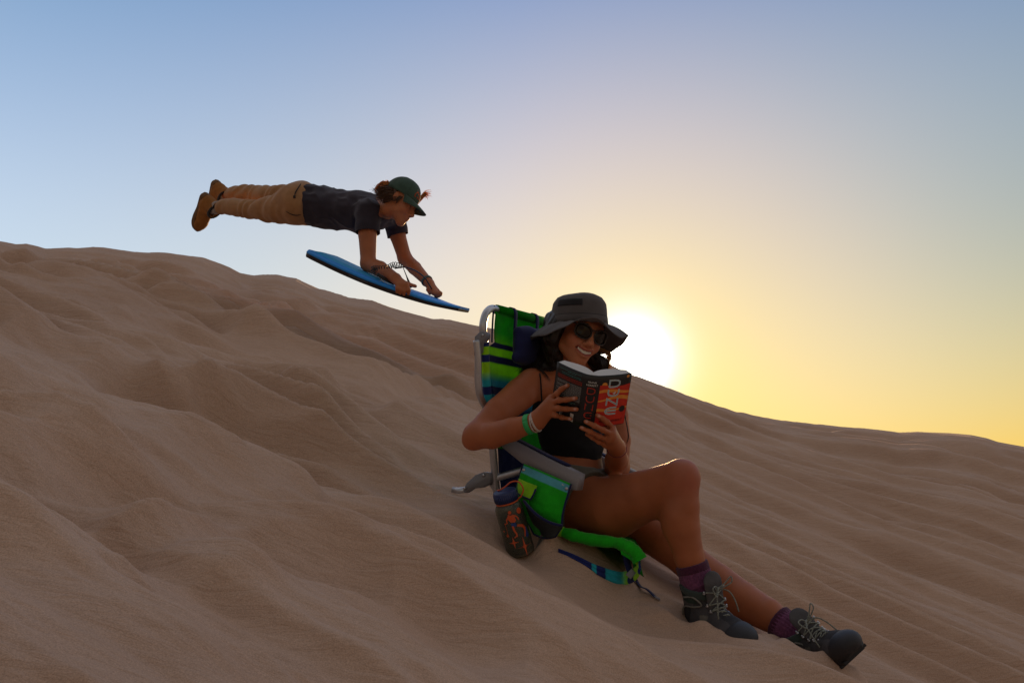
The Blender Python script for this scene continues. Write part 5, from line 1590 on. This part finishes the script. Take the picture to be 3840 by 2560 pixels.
# socks and boots
M_sock = fabric('purple_wool', col=(0.16, 0.050, 0.115), trans=0.0, nscale=160, var=0.35, bump=0.8, bscale=350, rough=0.95)
M_sockd = fabric('plum_wool', col=(0.075, 0.018, 0.045), trans=0.0, nscale=160, var=0.3, bump=0.8, bscale=350, rough=0.95)
M_bup = mat('charcoal_nubuck', (0.080, 0.076, 0.082), rough=0.85, var=0.3, nscale=26, bump=0.6, bscale=260, spec=0.25, vcol=True)
M_bsole = mat('black_rubber', (0.012, 0.011, 0.013), rough=0.7, var=0.2)
M_bcap = mat('rubber_toe', (0.018, 0.017, 0.022), rough=0.6, var=0.25, nscale=40, bump=0.2, bscale=300)
M_blace = mat('speckled_lace', (0.22, 0.23, 0.20), rough=0.9, var=0.7, nscale=260)
M_btrim = mat('grey_green_trim', (0.20, 0.19, 0.17), rough=0.85, var=0.2, nscale=60, bump=0.4, bscale=300)
M_bcol = fabric('grey_green_lining', col=(0.045, 0.062, 0.058), trans=0.0, nscale=50)
def sock(pts, rads, name='sock'):
    pa, pb, ra, rb = pts[0], pts[-1], rads[0], rads[-1]; pk = pts[1]
    s = Sculpt(); s.chain(pts, rads, 0.01); d = unit(pb - pa); s.plane(pa, -d, 0.002)
    V, Q = s.mesh(0.0036); N = vnormals(V, Q)
    e1 = unit(np.cross(d, (0, 1, 0.2))); e2 = np.cross(d, e1); rel = V - pa; an = np.arctan2(rel @ e2, rel @ e1); h = rel @ d
    V = V + N * (0.0011 * np.sin(an * 30) + 0.0011 + 0.0030 * np.maximum(0, np.sin(h * 190 + 2.5 * np.sin(an))) * smooth01((h - .03) / .03))[:, None]
    o_ = mesh_obj(name, V, Q, M_sock, wr)
    s = Sculpt(); s.cone(pa, lerp(pa, pk, .9), ra + .0024, lerp(ra, rads[1], .9) + .0024, 0.01); s.plane(pa - d * .001, -d, 0.002); s.plane(pa + d * .024, d, 0.002)
    V, Q = s.mesh(0.0036); mesh_obj('sock_cuff', V, Q, M_sockd, o_)
sock([W(2593, 2114, 3.022), W(2612, 2170, 3.015), W(2634, 2245, 3.01)], [.0480, .0470, .0450])
sock([W(2918, 2328, 3.058), W(2945, 2348, 3.036), W(3005, 2390, 3.0)], [.0500, .0470, .0450])
BM = (M_bup, M_bsole, M_bcap, M_blace, M_bcol)
ra_ = W(2632, 2262, 3.01)
boot(wr, 'hiking_boot', ra_, W(2818, 2410, 2.82) - W(2600, 2320, 3.03), W(2612, 2170, 3.015) - ra_, BM, cap=True, seed=1, H=0.150, toe_r=1.10, L=0.262)
la_ = W(3020, 2398, 2.98)
boot(wr, 'hiking_boot', la_, W(3200, 2380, 2.78) - W(3050, 2440, 2.99), W(2935, 2335, 3.04) - la_, BM, cap=True, seed=2, toe_r=1.08)
# ================================================================ the jumper
mr_ = empty('person', W(1300, 800, 5.9), 'man in green cap, dark shirt and tan trousers diving through the air above the dune', 'person')
mn = unit((.84, -.20, -.50)); mrx = unit(np.cross((.50, 0.10, .84), mn)); 
if mrx[1] < 0: mrx = -mrx
mu = unit(np.cross(mn, mrx)); 
if mu[2] < 0: mu = -mu
MO = W(1538, 774, 5.66) + mrx * .031 - mn * .076
mb_ = Sculpt()
NSH, FSH = W(1383, 792, 5.74), W(1478, 812, 6.03)
NBm = W(1440, 778, 5.86)
WA = unit(FSH - NSH)                                   # across the shoulders, away from the viewer
BA_ = unit(W(1400, 785, 5.87) - W(1130, 765, 6.03))    # hips to chest
DA = unit(np.cross(WA, BA_)); DA = DA if DA[2] > 0 else -DA      # back side
PELV = W(1132, 766, 6.05); BEL = W(1235, 782, 6.0); CHS = W(1350, 795, 5.92)
def mtorso(s):
    s.ell(CHS, (.165, .150, .112), 0.05, axes=(BA_, WA, DA))
    s.ell(BEL, (.155, .135, .100), 0.07, axes=(BA_, WA, DA))
    s.ell(PELV, (.135, .150, .112), 0.06, axes=(BA_, WA, DA))
    s.cone(lerp(NSH, FSH, .05), lerp(NSH, FSH, .95), .058, .058, 0.06)
mtorso(mb_)
mb_.cone(NBm, MO - mu * .060 - mn * .030, .058, .054, 0.05)
mb_.cone(lerp(NSH, FSH, .3), lerp(NBm, MO, .2), .05, .045, 0.05)
NE, FE = W(1381, 985, 5.67), W(1518, 968, 6.02)
NW, FWr = W(1484, 1044, 5.475), W(1610, 1063, 5.84)
mb_.chain([NSH, W(1378, 880, 5.71), NE], [.058, .052, .043], 0.03)
mb_.chain([NE + np.array([0, 0, -.008]), W(1425, 1008, 5.59), NW], [.043, .044, .0285], 0.02)
mb_.chain([FSH, W(1492, 885, 6.04), FE], [.056, .048, .041], 0.03)
mb_.chain([FE, W(1555, 1005, 5.96), FWr], [.040, .041, .0275], 0.02)
# near hand over the near rail: fingers hang in front of it
KN = [W(1526, 1066, 5.425), W(1514, 1069, 5.42), W(1502, 1070, 5.42), W(1491, 1068, 5.425)]
for kk in KN: mb_.cone(NW, kk, .021, .0125, 0.016)
tips = [(1533, 1104), (1516, 1106), (1502, 1102), (1490, 1096)]
for kk, (tx, ty) in zip(KN, tips):
    finger(mb_, [kk, W(tx, ty - 16, 5.410), W(tx - 1, ty - 2, 5.425)], .0115, .0092)
finger(mb_, [W(1505, 1054, 5.46), W(1532, 1066, 5.47), W(1558, 1073, 5.49)], .014, .010)
KF = [W(1640, 1089, 5.80), W(1636, 1095, 5.78), W(1630, 1098, 5.77), W(1624, 1099, 5.76)]
for kk in KF: mb_.cone(FWr, kk, .020, .0120, 0.016)
for kk, (tx, ty) in zip(KF, ((1653, 1105), (1651, 1110), (1644, 1113), (1636, 1114))):
    finger(mb_, [kk, W(tx, ty - 5, 5.79), W(tx - 3, ty, 5.81)], .0110, .0088)
finger(mb_, [FWr, W(1606, 1086, 5.80), W(1612, 1100, 5.78)], .014, .010)
# legs (inside the trousers)
LN = [W(1118, 772, 5.97), W(1050, 780, 6.06), W(962, 789, 6.20), W(862, 776, 6.35), W(806, 778, 6.44)]
LF = [W(1140, 748, 6.17), W(1045, 745, 6.34), W(950, 730, 6.50), W(875, 727, 6.62), W(843, 731, 6.68)]
mb_.chain(LN, [.080, .070, .046, .036, .032], 0.03); mb_.chain(LF, [.080, .062, .045, .036, .032], 0.03)
head_ops(mb_, MO, mrx, mu, mn, False)
V, Q = mb_.mesh(0.0055)
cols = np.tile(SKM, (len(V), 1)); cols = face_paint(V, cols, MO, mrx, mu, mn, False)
mesh_obj('body', V, Q, M_skinm, mr_, cols)
# T-shirt
M_tee = fabric('charcoal_jersey', col=(0.034, 0.029, 0.042), trans=0.0, nscale=20, var=0.2, bump=0.4, bscale=350)
s = Sculpt(); mtorso(s)
s.cone(lerp(NSH, FSH, .3), lerp(NBm, MO, .16), .05, .045, 0.05)
s.cone(BEL, W(1165, 768, 6.04), .122, .134, 0.05, flat=(DA, .86))
s.chain([NSH, W(1379, 850, 5.715), W(1380, 905, 5.70)], [.060, .062, .060], 0.03)
s.chain([FSH, W(1488, 860, 6.04), W(1494, 905, 6.04)], [.058, .058, .054], 0.03)
s = s.inflate(0.009)
s.plane(W(1167, 768, 6.04), -BA_, 0.004)
s.plane(W(1381, 880, 5.73), unit(W(1381, 905, 5.735) - W(1385, 850, 5.74)) + np.array([.12, 0, -.1]), 0.003) if False else None
V, Q = s.mesh(0.0055)
# sleeves end in the middle of the upper arm
def cut_verts(V, Q, p, nr, cond):
    m = ((V - p) @ nr > 0) & cond(V); bad = m[Q].all(1); Q = Q[~bad]; V = V.copy(); d = (V - p) @ nr
    V[m] -= (d[m])[:, None] * nr; u_, inv = np.unique(Q, return_inverse=True); return V[u_], inv.reshape(Q.shape)
for (a_, b_, px_, py_, d_) in ((NSH, NE, 1381, 878, 5.73), (FSH, FE, 1491, 882, 6.03)):
    dn = unit(b_ - a_); pc_ = W(px_, py_, d_)
    V, Q = cut_verts(V, Q, pc_, dn, lambda X: np.linalg.norm(X - pc_, axis=1) < .16)
N = vnormals(V, Q)
fold = vnoise(V[:, 0] * 9, V[:, 1] * 9, V[:, 2] * 9, seed=61); fold = (1 - np.abs(fold) * 2.6); f3 = 1 - np.abs(vnoise(V[:, 0] * 17 + V[:, 2] * 9, V[:, 1] * 12, V[:, 2] * 20, seed=66)) * 3; fold = fold * .6 + f3 * .35
diag = (V @ (BA_ * 0.9 + DA * 0.6)); fold2 = np.sin(diag * 46 + 4 * vnoise(V[:, 0] * 5, V[:, 1] * 5, V[:, 2] * 5, seed=62)) * .5
slv = np.minimum(np.linalg.norm(V - W(1380, 880, 5.70), axis=1), np.linalg.norm(V - W(1491, 880, 6.03), axis=1))
V = V + N * ((.010 * fold + .0035 * fold2) * (.25 + .75 * smooth01((slv - .06) / .1)))[:, None]
mesh_obj('t_shirt', V, Q, M_tee, mr_)
# trousers
M_tan = fabric('tan_canvas', col=(0.37, 0.195, 0.088), trans=0.0, nscale=24, var=0.14, bump=0.35, bscale=350)
s = Sculpt()
s.ell(PELV, (.135, .150, .112), 0.06, axes=(BA_, WA, DA)); s.cone(PELV, W(1190, 772, 6.03), .118, .112, 0.05, flat=(DA, .9))
s.ell(W(1105, 745, 5.99), (.085, .075, .070), 0.05); s.ell(W(1125, 728, 6.14), (.085, .075, .070), 0.05)
s.chain(LN[:4] + [W(836, 777, 6.39)], [.098, .085, .057, .046, .042], 0.04)
s.chain(LF[:3] + [W(885, 727, 6.60), W(872, 728, 6.63)], [.096, .074, .056, .047, .044], 0.04)
s = s.inflate(0.006)
s.plane(W(1185, 772, 6.03), BA_, 0.004)

V, Q = s.mesh(0.0055); N = vnormals(V, Q)
def along(V, L):
    best = np.full(len(V), 9.0); par = np.zeros(len(V)); acc = 0
    for i in range(len(L) - 1):
        d = L[i + 1] - L[i]; l = np.linalg.norm(d); t = np.clip(((V - L[i]) @ d) / l ** 2, 0, 1)
        q = np.linalg.norm(V - (L[i] + t[:, None] * d), axis=1); m = q < best; best = np.where(m, q, best); par = np.where(m, acc + t * l, par); acc += l
    return par
pa = along(V, LN)
wr1 = np.sin(pa * 62 + 5 * vnoise(V[:, 0] * 8, V[:, 1] * 8, V[:, 2] * 8, seed=71) + V[:, 2] * 30)
env = np.exp(-((pa - .36) / .12) ** 2) + 0.6 * np.exp(-((pa - .72) / .1) ** 2) + .25
V = V + N * (.0055 * wr1 * env + .007 * vnoise(V[:, 0] * 11, V[:, 1] * 11, V[:, 2] * 11, seed=72))[:, None]
tr = mesh_obj('trousers', V, Q, M_tan, mr_)
M_dk = mat('dark_thread', (0.02, 0.015, 0.012), rough=0.8)
def shell(px, py, lo=5.3, hi=6.6):
    """first trousers point seen there"""
    v = W(px, py, 1.0); v = v / np.linalg.norm(v); t = V @ v; d = np.linalg.norm(V - t[:, None] * v, axis=1)
    m = d < .012
    return v * (t[m].min() - .004) if m.any() else W(px, py, 5.95)
MB().tube([shell(1128, 690), shell(1116, 708), shell(1108, 722), shell(1105, 735)], [.003, .004, .004, .002], seg=6, sub=3).build('pocket_zip', M_dk, tr)
MB().box(shell(1104, 738), (1, 0, 0), (0, 1, 0), (0, 0, 1), .014, .006, .016, .002).build('zip_tag', M_dk, tr)
MB().tube([shell(1071, 792), shell(1090, 803), shell(1112, 808), shell(1130, 804)], [.001, .0028, .0028, .001], seg=6, sub=3).build('pocket_seam', M_dk, tr)
# boots
M_wheat = mat('wheat_nubuck', (0.30, 0.125, 0.030), rough=0.8, var=0.2, nscale=30, bump=0.4, bscale=250, spec=0.25)
M_wsole = mat('brown_rubber', (0.16, 0.085, 0.035), rough=0.8, var=0.2)
M_wcol = fabric('black_padding', col=(0.02, 0.018, 0.02), trans=0.0)
M_wsock = fabric('pale_sock', col=(0.42, 0.36, 0.34), trans=0.0)
BMm = (M_wheat, M_wsole, M_wheat, M_wsole, M_wcol)
for (ak, kn, hl_, to_, lb) in ((W(794, 780, 6.45), LN[3], (784, 720, 6.47), (752, 834, 6.60), None), (W(833, 729, 6.70), LF[3], (822, 672, 6.71), (800, 780, 6.83), None)):
    MB().tube([ak, lerp(ak, kn, .35)], [.040, .044], seg=18).build('sock', M_wsock, mr_)
    boot(mr_, 'work_boot', ak, W(*to_) - W(*hl_), lerp(ak, kn, .5) - ak + np.array([0.0, 0, .0]), BMm, L=0.285, H=0.135, cap=False, lace=False, seed=5, tread=False, panels=False)
mb = MB(); q = W(812, 808, 6.40)
mb.tube([W(800, 800, 6.42), W(800, 812, 6.40), W(792, 820, 6.40)], .002, seg=5, sub=4)
mb.build('boot_lace', M_dk, mr_)
# cap
M_cap = fabric('faded_green_cotton', col=(0.045, 0.085, 0.065), trans=0.0, nscale=30, var=0.2, bump=0.3, bscale=400)
M_emb = mat('orange_patch', (0.45, 0.08, 0.02), rough=0.9, var=0.4, nscale=90)
cc = MO + mu * .043 - mn * .020
def capp(al, ph, k=1.0, dx=0):   # al around (0 = face), ph from rim 0 to crown pi/2
    r_ = .092 * k; return cc + (mn * math.cos(al) * (.108 * k) + mrx * math.sin(al) * (.086 * k)) * math.cos(ph) ** .85 + mu * (.106 * k * math.sin(ph) ** 1.02) 
mb = MB(); mb.grid([[capp(a, p) for a in np.linspace(-math.pi, math.pi, 49)] for p in np.linspace(-.10, math.pi / 2 - .001, 14)])
cap_ = mb.build('cap', M_cap, mr_, solid=0.002)
mb = MB(); G = []
for i in range(10):
    t = i / 9; row = []
    for j in range(25):
        a = (j / 24 - .5) * 2 * 1.15
        e0 = capp(a, -.06); ext = .085 * (math.cos(a * 1.25) ** .7 if abs(a * 1.25) < math.pi / 2 else 0)
        row.append(e0 + (mn * .98 - mu * .20) * ext * t - mu * (.030 * (a / 1.15) ** 2 * t + .010 * t * t))
    G.append(row)
mb.grid(G); mb.build('visor', M_cap, cap_, solid=0.003)
MB().tube([cc + mu * .106, cc + mu * .110], [.008, .004], seg=10).build('button', M_cap, cap_)
for a in (0.0, math.pi / 3, -math.pi / 3, 2 * math.pi / 3, -2 * math.pi / 3, math.pi):
    MB().tube([capp(a, p, 1.012) for p in np.linspace(0, 1.45, 10)], .0009, seg=4).build('seam', M_cap, cap_)
mb = MB(); q = []
for (a, p) in ((-.62, .20), (-.50, .42), (-.36, .45), (-.30, .36), (-.22, .42), (-.10, .30), (-.06, .12), (-.16, .04), (-.24, .14), (-.34, .04), (-.42, .16), (-.52, .04), (-.60, .06)): q.append(capp(a, p + .10, 1.018))
mb.add([np.mean(q, 0)] + q, [(0, 1 + i, 1 + (i + 1) % len(q)) for i in range(len(q))]); mb.build('cap_patch', M_emb, cap_, solid=.001)
mb = MB()
for k_ in range(5): mb.box(capp(-.50 + .11 * k_, .66 - .03 * abs(k_ - 2), 1.018), mrx, mn, mu, .0045, .002, .006, .0)
mb.build('cap_lettering', mat('pale_thread', (.35, .33, .30), rough=.9), cap_, smooth=False)
MB().tube([capp(math.pi - .35, .0, 1.03), capp(math.pi, -.05, 1.06), capp(math.pi + .35, .0, 1.03)], .006, seg=6, sub=4, flat=(1, .5)).build('cap_strap', M_dk, cap_)
# hair
M_hairm = mat('brown_hair', (0.075, 0.035, 0.016), rough=0.45, var=0.4, nscale=60, spec=0.4)
M_wisp = fabric('backlit_hair', col=(0.80, 0.45, 0.20), trans=0.75, bump=0)  # sun-from-behind gold painted into the loose hair's colour
mn_, m = M_hairm.node_tree, None
ml = lambda x, y, z: MO + mrx * x + mu * y + mn * z
s = Sculpt(); s.frame(MO, mrx, mu, mn)
s.ell((0, .022, -.030), (.080, .070, .078), 0.02); s.ell((0, -.035, -.062), (.062, .040, .034), 0.02)
s.ell((0, -.03, .085), (.075, .11, .085), 0.01, op='-'); s.ell((-.085, -.03, -.004), (.02, .032, .020), .01, op='-'); s.frame()
V2, Q2 = s.mesh(.0055); N2 = vnormals(V2, Q2); V2 = V2 + N2 * (.006 * vnoise(V2[:, 0] * 50, V2[:, 1] * 50, V2[:, 2] * 30, seed=81))[:, None]
hm = mesh_obj('hair', V2, Q2, M_hairm, mr_)
mb = MB()
bk1 = [[ml(-.06, .03, -.06), ml(-.07, .02, -.11), W(1440, 702, 5.66), W(1424, 694, 5.67), W(1408, 712, 5.67), W(1412, 726, 5.67)],
       [ml(-.04, .04, -.08), ml(-.04, .05, -.12), W(1450, 694, 5.68), W(1434, 682, 5.68), W(1426, 700, 5.69), W(1440, 716, 5.68)],
       [ml(-.02, .05, -.08), ml(-.02, .06, -.12), W(1462, 690, 5.70), W(1456, 681, 5.70), W(1455, 694, 5.70), W(1462, 706, 5.70)]]
mw = MB(); strands(mw, bk1, 170, .0012, .0042, seed=12)
bk2 = [[ml(-.078, .0, -.02), ml(-.085, -.02, -.045), ml(-.08, -.05, -.065), ml(-.07, -.06, -.085)], [ml(-.075, .02, -.05), ml(-.085, .0, -.08), ml(-.075, -.03, -.10), ml(-.06, -.035, -.125)],
       [ml(-.07, .03, -.07), ml(-.075, .02, -.11), ml(-.06, .0, -.135), ml(-.05, -.02, -.15)]]
strands(mb, bk2, 260, .0016, .010, seed=13)
strands(mb, [[ml(-.070, .012, .025), ml(-.078, -.010, .020), ml(-.078, -.030, .014)], [ml(-.070, .015, .0), ml(-.083, -.01, -.01), ml(-.082, -.03, -.02)]], 60, .0014, .005, seed=14)
mw.build('loose_hair', M_wisp, hm); mw = MB()
strands(mw, [[ml(.06, .05, .05), W(1588, 722, 5.85), W(1600, 716, 5.86), W(1606, 712, 5.86)], [ml(.06, .04, .05), W(1590, 730, 5.85), W(1602, 728, 5.86), W(1609, 733, 5.86)], [ml(.06, .03, .06), W(1588, 738, 5.85), W(1592, 738, 5.86), W(1596, 742, 5.86)]], 60, .0014, .006, seed=15)
mw.build('front_lock', M_wisp, hm)
mb.build('hair_strands', M_hairm, hm)
# watch
M_watch = mat('grey_green_strap', (0.06, 0.10, 0.09), rough=.6)
ax = unit(FWr - W(1555, 1005, 5.96)); e1 = unit(np.cross(ax, (0, 1, 0))); e2 = np.cross(ax, e1); c_ = FWr - ax * .03
MB().tube([c_ + (e1 * math.cos(q) + e2 * math.sin(q)) * .0325 for q in np.linspace(0, 2 * math.pi, 25)[:-1]], .010, seg=8, closed=True, flat=(1.0, .35), up0=e1).build('watch', M_watch, mr_)

# ================================================================ bodyboard
T0 = W(1132, 955, 5.60); T1 = W(1268, 991, 6.05); NOSE = W(1724, 1168, 5.62)
TM = (T0 + T1) / 2; Aa = unit(NOSE - TM); Bb = unit((T1 - T0) - Aa * np.dot(T1 - T0, Aa)); Nn = np.cross(Aa, Bb)
if Nn[2] < 0: Nn = -Nn
BL = float(np.linalg.norm(NOSE - TM)) + .02
board = empty('bodyboard', TM + Aa * .4, 'blue bodyboard with black underside gripped by the man in the air', 'bodyboard')
M_deck = mat('blue_foam', (0.010, 0.27, 0.85), rough=0.5, var=0.08, nscale=40, bump=0.1, bscale=300)
M_deck2 = mat('light_blue_foam', (0.03, 0.40, 0.80), rough=0.5, var=0.08, nscale=40)
M_slick = mat('black_slick', (0.016, 0.014, 0.018), rough=0.35, var=0.15)
def bw(t):  # half width
    return float(np.interp(t, [0, .04, .2, .45, .65, .8, .9, .97, 1.0], [.205, .225, .245, .262, .255, .215, .170, .130, .105]))
def rock(t): return -.026 * math.sin(math.pi * t) ** 1.0 + .012 * max(0, (t - .8) / .2) ** 2 - .006
ts = np.linspace(0, 1, 60)
def bp(t, v, h): return TM + Aa * (t * BL) + Bb * v + Nn * (h + rock(t))
def band(rows, name, mt):
    mb = MB(); G = []
    for t in ts:
        w = bw(t); th = .047 * (1 - .45 * max(0, (t - .7) / .3)) ; row = []
        for (k, hh) in rows: row.append(bp(t, w * k + (0.0 if abs(k) < .9 else 0), hh * th))
        G.append(row)
    mb.grid(G)
    for g, fl in ((G[0], 0), (G[-1], 1)):
        idx = len(mb.v); mb.v.extend([tuple(p) for p in g]); mb.c.extend([(1, 1, 1)] * len(g)); f = tuple(range(idx, idx + len(g))); mb.f.append(f if fl else f[::-1]); mb.m.append(0)
    return mb.build(name, mt, board)
deck = band([(-1.0, .50), (-1.03, .60), (-.99, .82), (-.93, .97), (-.86, 1.0), (0, 1.0), (.86, 1.0), (.93, .97), (.99, .82), (1.03, .60), (1.0, .50), (0, .5), (-1.0, .50)], 'deck', M_deck)
band([(-1.005, .50), (-1.00, .30), (-.96, .02), (-.90, 0), (0, 0), (.90, 0), (.96, .02), (1.00, .30), (1.005, .50), (0, .49), (-1.005, .50)], 'slick', M_slick)
mb = MB(); G = []     # raised lighter contour on the deck
for t in np.linspace(.02, .60, 24):
    row = []
    for k in np.linspace(-1, 1, 13):
        row.append(bp(t, bw(t) * .80 * k, .047 + .012 * (1 - k ** 6) * smooth01((t - .0) / .05) * smooth01((.60 - t) / .15)))
    G.append(row)
mb.grid(G); mb.build('deck_contour', M_deck2, deck)
mb = MB()
for i in range(16):
    t = .335 + .0085 * i; mb.box(bp(t, -bw(t) * .998, .016), Aa, Nn, Bb, .006, .006, .0012 + .006, 0)
mb.build('rail_marking', mat('grey_marking', (.07, .07, .075), rough=.5), board, smooth=False)
# coiled leash
M_leash = mat('black_cord', (0.012, 0.012, 0.014), rough=.5)
cl, _ = spline([W(1412, 1020, 5.45), W(1400, 1008, 5.46), W(1420, 1003, 5.46), W(1455, 1000, 5.45), W(1480, 993, 5.45), W(1508, 999, 5.46)], None, 40)
P = []; n_ = len(cl)
for i, p in enumerate(cl):
    a = i * 2 * math.pi / 11.0; r_ = .012 + .004 * math.sin(i * .05); t_ = unit(cl[min(i + 1, n_ - 1)] - cl[max(i - 1, 0)])
    u_ = unit(np.cross(t_, (0, 1, 0))); v_ = np.array([0, 1, 0]); P.append(p + u_ * r_ * math.cos(a) + v_ * r_ * math.sin(a) * .8 + t_ * .004 * math.sin(a))
leash = MB().tube(P, .0021, seg=5).build('leash', M_leash, board)
MB().tube([W(1480, 1006, 5.45), W(1500, 1003, 5.46), W(1520, 1002, 5.47), W(1560, 1016, 5.55), W(1592, 1040, 5.66), W(1610, 1068, 5.74), W(1622, 1088, 5.78)], .0042, seg=6, sub=5).build('wrist_strap', M_leash, leash)
MB().tube([W(1512, 1004, 5.47), W(1524, 1034, 5.47), W(1532, 1055, 5.475), W(1541, 1077, 5.50)], [.002, .003, .006, .008], seg=6, sub=4).build('leash_plug', M_leash, leash)
MB().tube([W(1416, 1028, 5.46), W(1440, 1044, 5.48), W(1478, 1066, 5.50)], [.010, .012, .006], seg=8, sub=4, flat=(1, .5)).build('leash_cuff', M_leash, leash)
